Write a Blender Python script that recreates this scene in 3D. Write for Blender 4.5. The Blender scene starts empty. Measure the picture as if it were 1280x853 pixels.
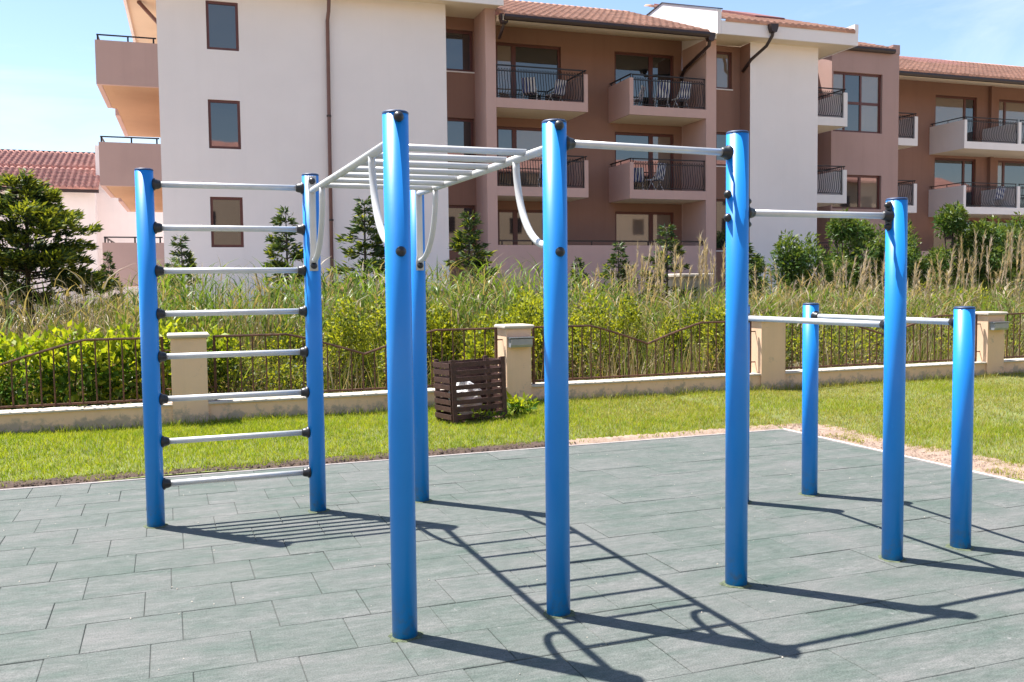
import bpy, math, random
import numpy as np
from mathutils import Vector, Matrix

random.seed(7)
rng = np.random.default_rng(11)
R = math.radians
scene = bpy.context.scene

# ------------------------------------------------------------------ camera
YAW, PITCH, ROLL, CAMZ = 0.3575, 0.0591, -0.0114, 1.5452
fwd = Vector((math.sin(YAW) * math.cos(PITCH), math.cos(YAW) * math.cos(PITCH), -math.sin(PITCH)))
rgt = Vector((math.cos(YAW), -math.sin(YAW), 0))
upv = rgt.cross(fwd)
r2 = rgt * math.cos(ROLL) + upv * math.sin(ROLL)
u2 = -rgt * math.sin(ROLL) + upv * math.cos(ROLL)
cam_data = bpy.data.cameras.new("camera")
cam = bpy.data.objects.new("camera", cam_data)
scene.collection.objects.link(cam)
cam_data.sensor_width = 36.0
cam_data.lens = 1154.31 / 1280 * 36.0
cam_data.clip_start = 0.05
cam_data.clip_end = 3000
cam.matrix_world = Matrix(((r2.x, u2.x, -fwd.x, 0), (r2.y, u2.y, -fwd.y, 0), (r2.z, u2.z, -fwd.z, CAMZ), (0, 0, 0, 1)))
scene.camera = cam

# ------------------------------------------------------------------ sky, sun, exposure
SUN = Vector((-0.3095, 0.3406, 1.0)).normalized()      # towards the sun
EL = math.asin(SUN.z)
AZ = math.atan2(SUN.x, SUN.y)                            # clockwise from +Y
world = bpy.data.worlds.new("World")
scene.world = world
world.use_nodes = True
wn = world.node_tree.nodes
bg = wn["Background"]
sky = wn.new("ShaderNodeTexSky")
sky.sky_type = 'NISHITA'
sky.sun_disc = False
sky.sun_elevation = EL
sky.sun_rotation = AZ
sky.altitude = 0
sky.air_density = 1.0
sky.dust_density = 0.35
sky.ozone_density = 1.3
wl = world.node_tree.links
tc = wn.new("ShaderNodeTexCoord")
mpg = wn.new("ShaderNodeMapping")
mpg.inputs["Scale"].default_value = (1.6, 2.6, 9.0)
mpg.inputs["Rotation"].default_value = (0.12, 0.06, 0.5)
wl.new(tc.outputs["Generated"], mpg.inputs[0])
cn = wn.new("ShaderNodeTexNoise")
cn.inputs["Scale"].default_value = 1.3
cn.inputs["Detail"].default_value = 7
cn.inputs["Roughness"].default_value = 0.6
cn.inputs["Distortion"].default_value = 0.5
wl.new(mpg.outputs[0], cn.inputs["Vector"])
cr_ = wn.new("ShaderNodeValToRGB")
cr_.color_ramp.elements[0].position = 0.45; cr_.color_ramp.elements[0].color = (0, 0, 0, 1)
cr_.color_ramp.elements[1].position = 0.80; cr_.color_ramp.elements[1].color = (0.45, 0.45, 0.45, 1)
wl.new(cn.outputs[0], cr_.inputs[0])
cm = wn.new("ShaderNodeMix"); cm.data_type = 'RGBA'
wl.new(cr_.outputs[0], cm.inputs[0]); wl.new(sky.outputs[0], cm.inputs[6])
cm.inputs[7].default_value = (6.2, 6.5, 6.8, 1)
wl.new(cm.outputs[2], bg.inputs[0])
bg.inputs[1].default_value = 0.088
sun_data = bpy.data.lights.new("sun", 'SUN')
sun_data.energy = 5.0
sun_data.angle = R(0.53)
sun_data.color = (1.0, 0.955, 0.89)
sun = bpy.data.objects.new("sun", sun_data)
scene.collection.objects.link(sun)
sun.rotation_euler = (-SUN).to_track_quat('-Z', 'Y').to_euler()
sun.location = (-6, 7, 20)
scene.view_settings.view_transform = 'Standard'
scene.view_settings.look = 'None'
scene.view_settings.exposure = 1.32
scene.view_settings.gamma = 1.0
scene.cycles.max_bounces = 8
scene.cycles.diffuse_bounces = 4
scene.cycles.transparent_max_bounces = 8
scene.cycles.caustics_reflective = False
scene.cycles.caustics_refractive = False

# ------------------------------------------------------------------ materials
def new_mat(name):
    m = bpy.data.materials.new(name)
    m.use_nodes = True
    nt = m.node_tree
    return m, nt, nt.nodes["Principled BSDF"]

def noise(nt, scale, detail=4, rough=0.55, vec=None):
    n = nt.nodes.new("ShaderNodeTexNoise")
    n.inputs["Scale"].default_value = scale
    n.inputs["Detail"].default_value = detail
    n.inputs["Roughness"].default_value = rough
    if vec is not None:
        nt.links.new(vec, n.inputs["Vector"])
    return n

def ramp(nt, src, stops):
    r = nt.nodes.new("ShaderNodeValToRGB")
    el = r.color_ramp.elements
    while len(el) < len(stops):
        el.new(0.5)
    for e, (p, c) in zip(el, stops):
        e.position = p
        e.color = (c[0], c[1], c[2], 1)
    nt.links.new(src, r.inputs[0])
    return r

def mixc(nt, fac, a, b, mode='MIX'):
    m = nt.nodes.new("ShaderNodeMix")
    m.data_type = 'RGBA'
    m.blend_type = mode
    for s, v in ((m.inputs[0], fac), (m.inputs[6], a), (m.inputs[7], b)):
        if hasattr(v, "is_linked") or hasattr(v, "node"):
            nt.links.new(v, s)
        elif isinstance(v, (int, float)):
            s.default_value = v
        else:
            s.default_value = (*v, 1)
    return m.outputs[2]

def coords(nt, kind="Object"):
    t = nt.nodes.new("ShaderNodeTexCoord")
    return t.outputs[kind]

def wpos(nt):
    return nt.nodes.new("ShaderNodeNewGeometry").outputs["Position"]

def bump(nt, b, src, strength, dist=0.01):
    n = nt.nodes.new("ShaderNodeBump")
    n.inputs["Strength"].default_value = strength
    n.inputs["Distance"].default_value = dist
    nt.links.new(src, n.inputs["Height"])
    nt.links.new(n.outputs[0], b.inputs["Normal"])

def plain(name, col, rough=0.6, metal=0.0, var=0.12, scale=8.0, bmp=0.0, bscale=60, spec=0.5):
    m, nt, b = new_mat(name)
    p = wpos(nt)
    n = noise(nt, scale, 5, 0.6, p)
    lo = [c * (1 - var) for c in col]
    hi = [min(1, c * (1 + var)) for c in col]
    r = ramp(nt, n.outputs[0], [(0.3, lo), (0.7, hi)])
    nt.links.new(r.outputs[0], b.inputs["Base Color"])
    b.inputs["Roughness"].default_value = rough
    b.inputs["Metallic"].default_value = metal
    b.inputs["Specular IOR Level"].default_value = spec
    if bmp:
        bump(nt, b, noise(nt, bscale, 3, 0.6, p).outputs[0], bmp, 0.01)
    return m

def stucco(name, col, dirt=0.18, var=0.05):
    m, nt, b = new_mat(name)
    p = wpos(nt)
    big = noise(nt, 0.55, 6, 0.6, p)
    r = ramp(nt, big.outputs[0], [(0.3, [c * (1 - var) for c in col]), (0.7, [min(1, c * (1 + var)) for c in col])])
    mp = nt.nodes.new("ShaderNodeMapping")
    mp.inputs["Scale"].default_value = (2.2, 2.2, 0.12)
    nt.links.new(p, mp.inputs[0])
    st = noise(nt, 1.6, 5, 0.65, mp.outputs[0])
    sr = ramp(nt, st.outputs[0], [(0.5, (0, 0, 0)), (0.8, (dirt, dirt, dirt))])
    c = mixc(nt, sr.outputs[0], r.outputs[0], [c * 0.62 for c in col])
    nt.links.new(c, b.inputs["Base Color"])
    b.inputs["Roughness"].default_value = 0.9
    b.inputs["Specular IOR Level"].default_value = 0.2
    bump(nt, b, noise(nt, 90, 3, 0.6, p).outputs[0], 0.25, 0.006)
    return m

def leafmat(name, c1, c2, trans=0.45, rough=0.5):
    m, nt, b = new_mat(name)
    p = wpos(nt)
    n = noise(nt, 2.3, 4, 0.7, p)
    fine = nt.nodes.new("ShaderNodeTexWhiteNoise")
    mp = nt.nodes.new("ShaderNodeVectorMath"); mp.operation = 'SNAP'
    mp.inputs[1].default_value = (0.06, 0.06, 0.25)
    nt.links.new(p, mp.inputs[0])
    nt.links.new(mp.outputs[0], fine.inputs["Vector"])
    ad = nt.nodes.new("ShaderNodeMath"); ad.operation = 'MULTIPLY_ADD'
    nt.links.new(fine.outputs["Value"], ad.inputs[0]); ad.inputs[1].default_value = 0.5
    hf = nt.nodes.new("ShaderNodeMath"); hf.operation = 'MULTIPLY_ADD'
    nt.links.new(n.outputs[0], hf.inputs[0]); hf.inputs[1].default_value = 0.9; hf.inputs[2].default_value = -0.2
    nt.links.new(hf.outputs[0], ad.inputs[2])
    r = ramp(nt, ad.outputs[0], [(0.2, c1), (0.8, c2)])
    nt.links.new(r.outputs[0], b.inputs["Base Color"])
    b.inputs["Roughness"].default_value = rough
    b.inputs["Specular IOR Level"].default_value = 0.22
    tr = nt.nodes.new("ShaderNodeBsdfTranslucent")
    tc = mixc(nt, 1.0, r.outputs[0], (1.25, 1.15, 0.45), 'MULTIPLY')
    nt.links.new(tc, tr.inputs[0])
    mx = nt.nodes.new("ShaderNodeMixShader")
    mx.inputs[0].default_value = trans
    nt.links.new(b.outputs[0], mx.inputs[1])
    nt.links.new(tr.outputs[0], mx.inputs[2])
    nt.links.new(mx.outputs[0], nt.nodes["Material Output"].inputs[0])
    return m

M = {}
# painted post: glossy blue powder coat
def blue_paint():
    m, nt, b = new_mat("blue_paint")
    p = wpos(nt)
    n = noise(nt, 2.2, 5, 0.6, p)
    r = ramp(nt, n.outputs[0], [(0.3, (0.003, 0.225, 0.70)), (0.7, (0.004, 0.255, 0.76))])
    sc = nt.nodes.new("ShaderNodeMapping"); sc.inputs["Scale"].default_value = (60, 60, 6)
    nt.links.new(p, sc.inputs[0])
    s = noise(nt, 1.0, 3, 0.6, sc.outputs[0])
    scr = ramp(nt, s.outputs[0], [(0.72, (0, 0, 0)), (0.76, (0.35, 0.35, 0.35))])
    c = mixc(nt, scr.outputs[0], r.outputs[0], (0.03, 0.20, 0.56))
    sep = nt.nodes.new("ShaderNodeSeparateXYZ")
    nt.links.new(p, sep.inputs[0])
    low = ramp(nt, sep.outputs[2], [(0.0, (0.65, 0.65, 0.65)), (0.22, (0, 0, 0))])
    dn = noise(nt, 26, 6, 0.7, p)
    dr = ramp(nt, dn.outputs[0], [(0.46, (0, 0, 0)), (0.68, (1, 1, 1))])
    dm = nt.nodes.new("ShaderNodeMath"); dm.operation = 'MULTIPLY'
    nt.links.new(low.outputs[0], dm.inputs[0]); nt.links.new(dr.outputs[0], dm.inputs[1])
    c = mixc(nt, dm.outputs[0], c, (0.13, 0.15, 0.17))
    chip = noise(nt, 44, 4, 0.7, p)
    cpr = ramp(nt, chip.outputs[0], [(0.735, (0, 0, 0)), (0.75, (0.8, 0.8, 0.8))])
    c = mixc(nt, cpr.outputs[0], c, (0.16, 0.27, 0.42))
    nt.links.new(c, b.inputs["Base Color"])
    b.inputs["Roughness"].default_value = 0.42
    b.inputs["Coat Weight"].default_value = 0.18
    b.inputs["Coat Roughness"].default_value = 0.12
    bump(nt, b, noise(nt, 35, 2, 0.5, p).outputs[0], 0.03, 0.004)
    return m
M['blue'] = blue_paint()
M['alu'] = plain("brushed_aluminium", (0.62, 0.62, 0.61), 0.42, 0.35, 0.06, 14, 0.05, 120)
M['alu_white'] = plain("pale_painted_tube", (0.60, 0.585, 0.56), 0.4, 0.1, 0.05, 10, 0.04, 120)
M['black'] = plain("black_plastic", (0.018, 0.018, 0.02), 0.38, 0, 0.2, 20, 0.05, 150)
M['cap'] = plain("dark_blue_cap", (0.015, 0.04, 0.11), 0.5, 0, 0.2, 20)

def rubber():
    m, nt, b = new_mat("rubber_tile")
    p = wpos(nt)
    oi = nt.nodes.new("ShaderNodeObjectInfo")
    big = noise(nt, 1.5, 6, 0.65, p)
    mp = nt.nodes.new("ShaderNodeMapping"); mp.inputs["Scale"].default_value = (1.6, 5.5, 1)
    nt.links.new(p, mp.inputs[0])
    streak = noise(nt, 1.2, 6, 0.62, mp.outputs[0])
    base = ramp(nt, streak.outputs[0], [(0.26, (0.060, 0.086, 0.072)), (0.5, (0.092, 0.104, 0.096)), (0.74, (0.132, 0.134, 0.129))])
    wear = ramp(nt, big.outputs[0], [(0.48, (0, 0, 0)), (0.72, (0.55, 0.55, 0.55))])
    mid = noise(nt, 7.0, 7, 0.72, mp.outputs[0])
    mott = ramp(nt, mid.outputs[0], [(0.28, (0.66, 0.72, 0.69)), (0.5, (1.0, 1.0, 1.0)), (0.70, (1.36, 1.32, 1.33))])
    base_c = mixc(nt, 1.0, base.outputs[0], mott.outputs[0], 'MULTIPLY')
    c = mixc(nt, wear.outputs[0], base_c, (0.134, 0.130, 0.127))
    tint = ramp(nt, oi.outputs["Random"], [(0.0, (0.91, 0.96, 0.935)), (0.5, (1.0, 1.0, 1.0)), (1.0, (1.07, 1.05, 1.06))])
    c = mixc(nt, 1.0, c, tint.outputs[0], 'MULTIPLY')
    gr = noise(nt, 140, 3, 0.7, p)
    grr = ramp(nt, gr.outputs[0], [(0.32, (0.58, 0.60, 0.59)), (0.5, (1, 1, 1)), (0.7, (1.35, 1.34, 1.34))])
    c = mixc(nt, 0.9, c, grr.outputs[0], 'MULTIPLY')
    # pale specks and scuffs
    sp = noise(nt, 9, 8, 0.75, p)
    spr = ramp(nt, sp.outputs[0], [(0.62, (0, 0, 0)), (0.70, (0.75, 0.75, 0.75))])
    c = mixc(nt, spr.outputs[0], c, (0.21, 0.21, 0.205))
    nt.links.new(c, b.inputs["Base Color"])
    b.inputs["Roughness"].default_value = 0.82
    b.inputs["Specular IOR Level"].default_value = 0.3
    bump(nt, b, gr.outputs[0], 0.35, 0.004)
    return m
M['rubber'] = rubber()
M['moss'] = plain("mossy_grit", (0.085, 0.105, 0.06), 0.95, 0, 0.45, 45, 0.8, 120)
M['slab'] = plain("dark_bedding", (0.075, 0.08, 0.076), 0.95)
M['kerb'] = plain("pale_concrete_edge", (0.42, 0.38, 0.36), 0.9, 0, 0.2, 5, 0.3, 60)
M['soil'] = plain("brown_soil", (0.062, 0.038, 0.027), 0.95, 0, 0.4, 9, 0.9, 35)
M['drysoil'] = plain("dry_pinkish_soil", (0.27, 0.19, 0.145), 0.95, 0, 0.3, 7, 0.9, 40)
M['lawnbase'] = plain("lawn_earth", (0.12, 0.135, 0.035), 0.95, 0, 0.35, 5, 0.6, 40)
M['earth'] = plain("field_earth", (0.22, 0.18, 0.12), 0.95, 0, 0.3, 1.2, 0.5, 12)
M['white'] = stucco("white_render", (0.84, 0.775, 0.765), 0.08, 0.03)
M['balwhite'] = stucco("white_balcony_render", (0.80, 0.745, 0.73), 0.12, 0.04)
M['mauve'] = stucco("mauve_render", (0.55, 0.365, 0.325), 0.15, 0.05)
M['brown'] = stucco("brown_render", (0.285, 0.163, 0.126), 0.25, 0.06)
M['taupe'] = stucco("taupe_render", (0.43, 0.285, 0.255), 0.2, 0.05)
M['cream'] = stucco("cream_soffit", (0.74, 0.62, 0.48), 0.1, 0.04)
M['peach'] = stucco("peach_soffit", (0.50, 0.30, 0.185), 0.1, 0.05)
M['tan'] = stucco("tan_render", (0.56, 0.42, 0.31), 0.1, 0.05)
M['pinkwall'] = stucco("pale_pink_render", (0.86, 0.76, 0.73), 0.1, 0.05)
M['fence_wall'] = stucco("sand_render", (0.80, 0.555, 0.385), 0.30, 0.10)
def wall_stains():
    m = M['fence_wall']; nt = m.node_tree; b = nt.nodes["Principled BSDF"]
    src = b.inputs["Base Color"].links[0].from_socket
    p = wpos(nt)
    sep = nt.nodes.new("ShaderNodeSeparateXYZ"); nt.links.new(p, sep.inputs[0])
    hgt = ramp(nt, sep.outputs[2], [(0.03, (0.75, 0.75, 0.75)), (0.24, (0, 0, 0))])
    n1 = noise(nt, 5.5, 7, 0.72, p)
    sm = nt.nodes.new("ShaderNodeMath"); sm.operation = 'MULTIPLY_ADD'
    nt.links.new(hgt.outputs[0], sm.inputs[0]); sm.inputs[1].default_value = 0.35
    nt.links.new(n1.outputs[0], sm.inputs[2])
    r = ramp(nt, sm.outputs[0], [(0.60, (0, 0, 0)), (0.72, (0.7, 0.7, 0.7))])
    nt.links.new(mixc(nt, r.outputs[0], src, (0.30, 0.28, 0.25)), b.inputs["Base Color"])
wall_stains()
M['coping'] = plain("pale_coping", (0.52, 0.46, 0.39), 0.85, 0, 0.14, 6, 0.2, 60)
M['lampgrey'] = plain("grey_lamp_metal", (0.32, 0.33, 0.36), 0.45, 0.3, 0.1, 10)
M['frame'] = plain("dark_red_frame", (0.115, 0.034, 0.027), 0.45, 0, 0.12, 8)
M['iron'] = plain("dark_iron", (0.016, 0.014, 0.016), 0.5, 0.2, 0.2, 10)
M['gutter'] = plain("brown_gutter", (0.035, 0.018, 0.016), 0.45, 0, 0.15, 6)
M['pipe'] = plain("red_brown_pipe", (0.16, 0.075, 0.065), 0.45, 0, 0.12, 3)
M['rust'] = plain("rusty_iron", (0.115, 0.052, 0.03), 0.8, 0.1, 0.55, 14, 0.4, 80)
M['wood'] = plain("dark_stained_wood", (0.068, 0.028, 0.022), 0.65, 0, 0.35, 18, 0.4, 60)
M['bag'] = plain("white_plastic_bag", (0.75, 0.75, 0.76), 0.35, 0, 0.08, 10)
M['stone'] = plain("rough_stone", (0.40, 0.36, 0.31), 0.95, 0, 0.25, 6, 0.6, 25)
M['bark'] = plain("dark_bark", (0.055, 0.042, 0.032), 0.95, 0, 0.35, 14, 0.9, 30)
M['chair'] = plain("white_chair_frame", (0.72, 0.72, 0.72), 0.5)

def stripes():
    m, nt, b = new_mat("striped_fabric")
    sx = nt.nodes.new("ShaderNodeSeparateXYZ")
    nt.links.new(coords(nt), sx.inputs[0])
    mt = nt.nodes.new("ShaderNodeMath"); mt.operation = 'MULTIPLY'; mt.inputs[1].default_value = 9.0
    nt.links.new(sx.outputs[0], mt.inputs[0])
    fr = nt.nodes.new("ShaderNodeMath"); fr.operation = 'FRACT'
    nt.links.new(mt.outputs[0], fr.inputs[0])
    gt = nt.nodes.new("ShaderNodeMath"); gt.operation = 'GREATER_THAN'; gt.inputs[1].default_value = 0.5
    nt.links.new(fr.outputs[0], gt.inputs[0])
    c = mixc(nt, gt.outputs[0], (0.80, 0.80, 0.82), (0.05, 0.07, 0.22))
    nt.links.new(c, b.inputs["Base Color"])
    b.inputs["Roughness"].default_value = 0.9
    return m
M['stripes'] = stripes()

def glass():
    m, nt, b = new_mat("window_glass")
    p = wpos(nt)
    b.inputs["Base Color"].default_value = (0.012, 0.014, 0.018, 1)
    b.inputs["Roughness"].default_value = 0.02
    b.inputs["IOR"].default_value = 2.1
    bump(nt, b, noise(nt, 0.8, 2, 0.5, p).outputs[0], 0.05, 0.02)
    return m
M['glass'] = glass()
M['glass_curtain'] = glass()
M['glass_curtain'].name = 'window_glass_over_curtain'
M['glass_curtain'].node_tree.nodes['Principled BSDF'].inputs['Base Color'].default_value = (0.20, 0.155, 0.12, 1)
PANE = random.Random(5)

def rooftile(name, col):
    m, nt, b = new_mat(name)
    p = wpos(nt)
    v = nt.nodes.new("ShaderNodeTexVoronoi"); v.inputs["Scale"].default_value = 4.2
    nt.links.new(p, v.inputs["Vector"])
    r = ramp(nt, v.outputs["Color"], [(0.1, [c * 0.78 for c in col]), (0.9, [min(1, c * 1.2) for c in col])])
    n = noise(nt, 1.1, 5, 0.6, p)
    d = ramp(nt, n.outputs[0], [(0.35, (0.8, 0.8, 0.82)), (0.7, (1.08, 1.05, 1.02))])
    nt.links.new(mixc(nt, 1.0, r.outputs[0], d.outputs[0], 'MULTIPLY'), b.inputs["Base Color"])
    b.inputs["Roughness"].default_value = 0.85
    return m
M['tile'] = rooftile("terracotta_tile", (0.60, 0.31, 0.21))
M['tile_red'] = rooftile("red_roof_tile", (0.60, 0.29, 0.235))
M['roofred'] = plain("red_flashing", (0.22, 0.075, 0.065), 0.6)

M['grass'] = leafmat("grass_blade", (0.17, 0.27, 0.012), (0.36, 0.41, 0.04), 0.52)
M['grass_dry'] = leafmat("grass_blade_dry", (0.30, 0.28, 0.075), (0.42, 0.37, 0.13), 0.4)
M['reed'] = leafmat("reed_blade", (0.085, 0.15, 0.025), (0.24, 0.30, 0.075), 0.48)
M['cane'] = leafmat("cane_leaf", (0.07, 0.14, 0.022), (0.22, 0.31, 0.07), 0.45, 0.38)
M['reed_dry'] = leafmat("reed_blade_dry", (0.24, 0.19, 0.115), (0.42, 0.35, 0.235), 0.35)
M['plume'] = leafmat("plume", (0.42, 0.335, 0.27), (0.62, 0.53, 0.45), 0.4)
M['scrub'] = leafmat("scrub_leaf", (0.17, 0.23, 0.02), (0.42, 0.43, 0.045), 0.48)
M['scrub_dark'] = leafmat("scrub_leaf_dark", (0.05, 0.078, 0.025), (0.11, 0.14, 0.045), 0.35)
M['lime'] = leafmat("lime_leaf", (0.18, 0.28, 0.018), (0.44, 0.47, 0.04), 0.5, 0.4)
M['limedark'] = leafmat("green_leaf", (0.05, 0.13, 0.018), (0.12, 0.22, 0.03), 0.45, 0.4)
M['conifer'] = leafmat("conifer_spray", (0.028, 0.062, 0.025), (0.080, 0.12, 0.042), 0.25)
M['conifer_tip'] = leafmat("conifer_tip", (0.15, 0.20, 0.025), (0.29, 0.31, 0.05), 0.4)
M['shrub'] = leafmat("shrub_leaf", (0.035, 0.085, 0.022), (0.09, 0.165, 0.038), 0.33, 0.4)
M['shrub_tip'] = leafmat("shrub_leaf_pale", (0.09, 0.14, 0.03), (0.15, 0.20, 0.05), 0.4, 0.4)
M['twig'] = plain("dry_twigs", (0.27, 0.20, 0.15), 0.9, 0, 0.3)

# ------------------------------------------------------------------ mesh helpers
COL = scene.collection
IDX = {}

class MB:
    """collects faces, then links them as ONE mesh object"""
    def __init__(self):
        self.v = []; self.f = []; self.mi = []; self.sm = []
    def add(self, vs, fs, mi=0, smooth=False):
        o = len(self.v)
        self.v += [tuple(a) for a in vs]
        for f in fs:
            self.f.append(tuple(i + o for i in f)); self.mi.append(mi); self.sm.append(smooth)
    def box(self, x0, x1, y0, y1, z0, z1, mi=0):
        vs = [(x0, y0, z0), (x1, y0, z0), (x1, y1, z0), (x0, y1, z0), (x0, y0, z1), (x1, y0, z1), (x1, y1, z1), (x0, y1, z1)]
        self.add(vs, [(0, 3, 2, 1), (4, 5, 6, 7), (0, 1, 5, 4), (1, 2, 6, 5), (2, 3, 7, 6), (3, 0, 4, 7)], mi)
    def bevbox(self, x0, x1, y0, y1, z0, z1, c, mi=0):
        """box with chamfered top edges"""
        vs = [(x0, y0, z0), (x1, y0, z0), (x1, y1, z0), (x0, y1, z0),
              (x0, y0, z1 - c), (x1, y0, z1 - c), (x1, y1, z1 - c), (x0, y1, z1 - c),
              (x0 + c, y0 + c, z1), (x1 - c, y0 + c, z1), (x1 - c, y1 - c, z1), (x0 + c, y1 - c, z1)]
        fs = [(0, 3, 2, 1), (8, 9, 10, 11)]
        for i in range(4):
            j = (i + 1) % 4
            fs += [(i, j, j + 4, i + 4), (i + 4, j + 4, j + 8, i + 8)]
        self.add(vs, fs, mi)
    def prism(self, poly, a, b, axis, mi=0):
        """extrude a polygon (list of 2D points) from a to b along axis 'x' or 'y' or 'z'"""
        n = len(poly)
        def P(u, w, t):
            return (t, u, w) if axis == 'x' else ((u, t, w) if axis == 'y' else (u, w, t))
        vs = [P(u, w, a) for u, w in poly] + [P(u, w, b) for u, w in poly]
        fs = [tuple(range(n)), tuple(range(2 * n - 1, n - 1, -1))]
        fs += [(i, i + n, (i + 1) % n + n, (i + 1) % n) for i in range(n)]
        self.add(vs, fs, mi)
    def tube(self, pts, r, n=12, mi=0, caps=True, smooth=True, r_end=None, flat=None):
        pts = [Vector(p) for p in pts]
        rings = []
        t0 = (pts[1] - pts[0]).normalized()
        ref = Vector((0, 0, 1)) if abs(t0.z) < 0.9 else Vector((0, 1, 0))
        a = t0.cross(ref).normalized()
        for i, p in enumerate(pts):
            if i == 0: t = pts[1] - pts[0]
            elif i == len(pts) - 1: t = pts[-1] - pts[-2]
            else: t = (pts[i + 1] - pts[i]).normalized() + (pts[i] - pts[i - 1]).normalized()
            t.normalize()
            a = (a - t * a.dot(t)).normalized()
            b = t.cross(a)
            k = i / (len(pts) - 1)
            rr = r if r_end is None else r * (1 - k) + r_end * k
            rings.append([p + (a * math.cos(2 * math.pi * j / n) + b * math.sin(2 * math.pi * j / n)) * rr for j in range(n)])
        vs = [v for ring in rings for v in ring]
        fs = []
        for i in range(len(pts) - 1):
            for j in range(n):
                k = (j + 1) % n
                fs.append((i * n + j, i * n + k, (i + 1) * n + k, (i + 1) * n + j))
        self.add(vs, fs, mi, smooth)
        if caps:
            o = len(self.v) - len(vs)
            self.f.append(tuple(o + j for j in reversed(range(n)))); self.mi.append(mi); self.sm.append(False)
            self.f.append(tuple(o + (len(pts) - 1) * n + j for j in range(n))); self.mi.append(mi); self.sm.append(False)
    def lathe(self, prof, origin, axis, n=16, mi=0, smooth=True):
        """profile [(radius, height)] turned about axis through origin"""
        axis = Vector(axis).normalized(); origin = Vector(origin)
        ref = Vector((0, 0, 1)) if abs(axis.z) < 0.9 else Vector((1, 0, 0))
        a = axis.cross(ref).normalized(); b = axis.cross(a)
        vs = []
        for r_, h in prof:
            for j in range(n):
                an = 2 * math.pi * j / n
                vs.append(origin + axis * h + (a * math.cos(an) + b * math.sin(an)) * max(r_, 1e-5))
        fs = []
        for i in range(len(prof) - 1):
            for j in range(n):
                k = (j + 1) % n
                fs.append((i * n + j, i * n + k, (i + 1) * n + k, (i + 1) * n + j))
        self.add(vs, fs, mi, smooth)
    def build(self, name, mats, parent=None, loc=None, off=None):
        me = bpy.data.meshes.new(name)
        vs = self.v
        if off is not None:
            vs = [(x - off[0], y - off[1], z - off[2]) for x, y, z in vs]
        me.from_pydata(vs, [], self.f)
        for m in (mats if isinstance(mats, (list, tuple)) else [mats]):
            me.materials.append(m)
        me.polygons.foreach_set("material_index", self.mi)
        me.polygons.foreach_set("use_smooth", self.sm)
        me.update()
        return link(name, me, parent, loc)

def link(name, me, parent=None, loc=None):
    o = bpy.data.objects.new(name, me)
    COL.objects.link(o)
    if parent is not None: o.parent = parent
    if loc is not None: o.location = loc
    return o

def tag(o, label=None, cat=None, group=None, kind=None):
    if label: o["label"] = label
    if cat: o["category"] = cat
    if group: o["group"] = group
    if kind: o["kind"] = kind
    return o

def empty(name, loc=(0, 0, 0), rz=0):
    o = bpy.data.objects.new(name, None)
    COL.objects.link(o)
    o.location = loc
    o.rotation_euler = (0, 0, rz)
    o.empty_display_size = 0.2
    return o

def np_mesh(name, V, F, mats, mi=None):
    """V (n,3), F (m,4) quads"""
    me = bpy.data.meshes.new(name)
    n, m = len(V), len(F)
    me.vertices.add(n); me.vertices.foreach_set("co", V.astype(np.float32).ravel())
    me.loops.add(m * 4); me.loops.foreach_set("vertex_index", F.astype(np.int32).ravel())
    me.polygons.add(m)
    me.polygons.foreach_set("loop_start", np.arange(0, m * 4, 4, dtype=np.int32))
    me.polygons.foreach_set("loop_total", np.full(m, 4, dtype=np.int32))
    for q in mats: me.materials.append(q)
    if mi is not None: me.polygons.foreach_set("material_index", np.asarray(mi, dtype=np.int32))
    me.update(calc_edges=True)
    return me

def unit(a):
    return a / np.maximum(np.linalg.norm(a, axis=1, keepdims=True), 1e-9)

def leaves(cent, dirs, length, width, fold=0.25):
    """rhombic folded leaves: returns V, F"""
    n = len(cent)
    d = unit(dirs)
    s = unit(np.cross(d, rng.normal(size=(n, 3))))
    u = np.cross(s, d)
    L = np.broadcast_to(np.asarray(length), (n,))[:, None]; W = np.broadcast_to(np.asarray(width), (n,))[:, None]
    V = np.stack([cent, cent + d * L * 0.45 + s * W * 0.5 + u * W * fold, cent + d * L, cent + d * L * 0.45 - s * W * 0.5 + u * W * fold], 1).reshape(-1, 3)
    return V, np.arange(n * 4).reshape(-1, 4)

def blades(base, lean, height, width, bend, seg=3):
    """tapering curved grass strips. lean (n,2) horizontal direction, bend = horizontal reach at tip"""
    n = len(base)
    ln = lean / np.maximum(np.linalg.norm(lean, axis=1, keepdims=True), 1e-9)
    tw = rng.uniform(0, 2 * np.pi, n)
    side = np.stack([np.cos(tw), np.sin(tw), np.zeros(n)], 1)
    rows = []
    for i in range(seg + 1):
        t = i / seg
        c = base.copy()
        c[:, :2] += ln * (bend * t ** 1.8)[:, None]
        c[:, 2] += height * (t - 0.22 * (bend / np.maximum(height, 1e-6)) * t ** 2)
        w = (width * (1 - 0.92 * t ** 1.5))[:, None] * 0.5
        rows.append(c - side * w); rows.append(c + side * w)
    V = np.stack(rows, 1).reshape(-1, 3)
    k = 2 * (seg + 1)
    f = np.array([[2 * i, 2 * i + 1, 2 * i + 3, 2 * i + 2] for i in range(seg)])
    F = (np.arange(n)[:, None, None] * k + f[None]).reshape(-1, 4)
    return V, F

def cat_mesh(name, parts, mats):
    """parts: list of (V, F, material index)"""
    Vs, Fs, ms = [], [], []
    o = 0
    for V, F, m in parts:
        Vs.append(V); Fs.append(F + o); o += len(V)
        ms.append(np.full(len(F), m) if np.isscalar(m) else np.asarray(m))
    return np_mesh(name, np.concatenate(Vs), np.concatenate(Fs), mats, np.concatenate(ms))

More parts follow.
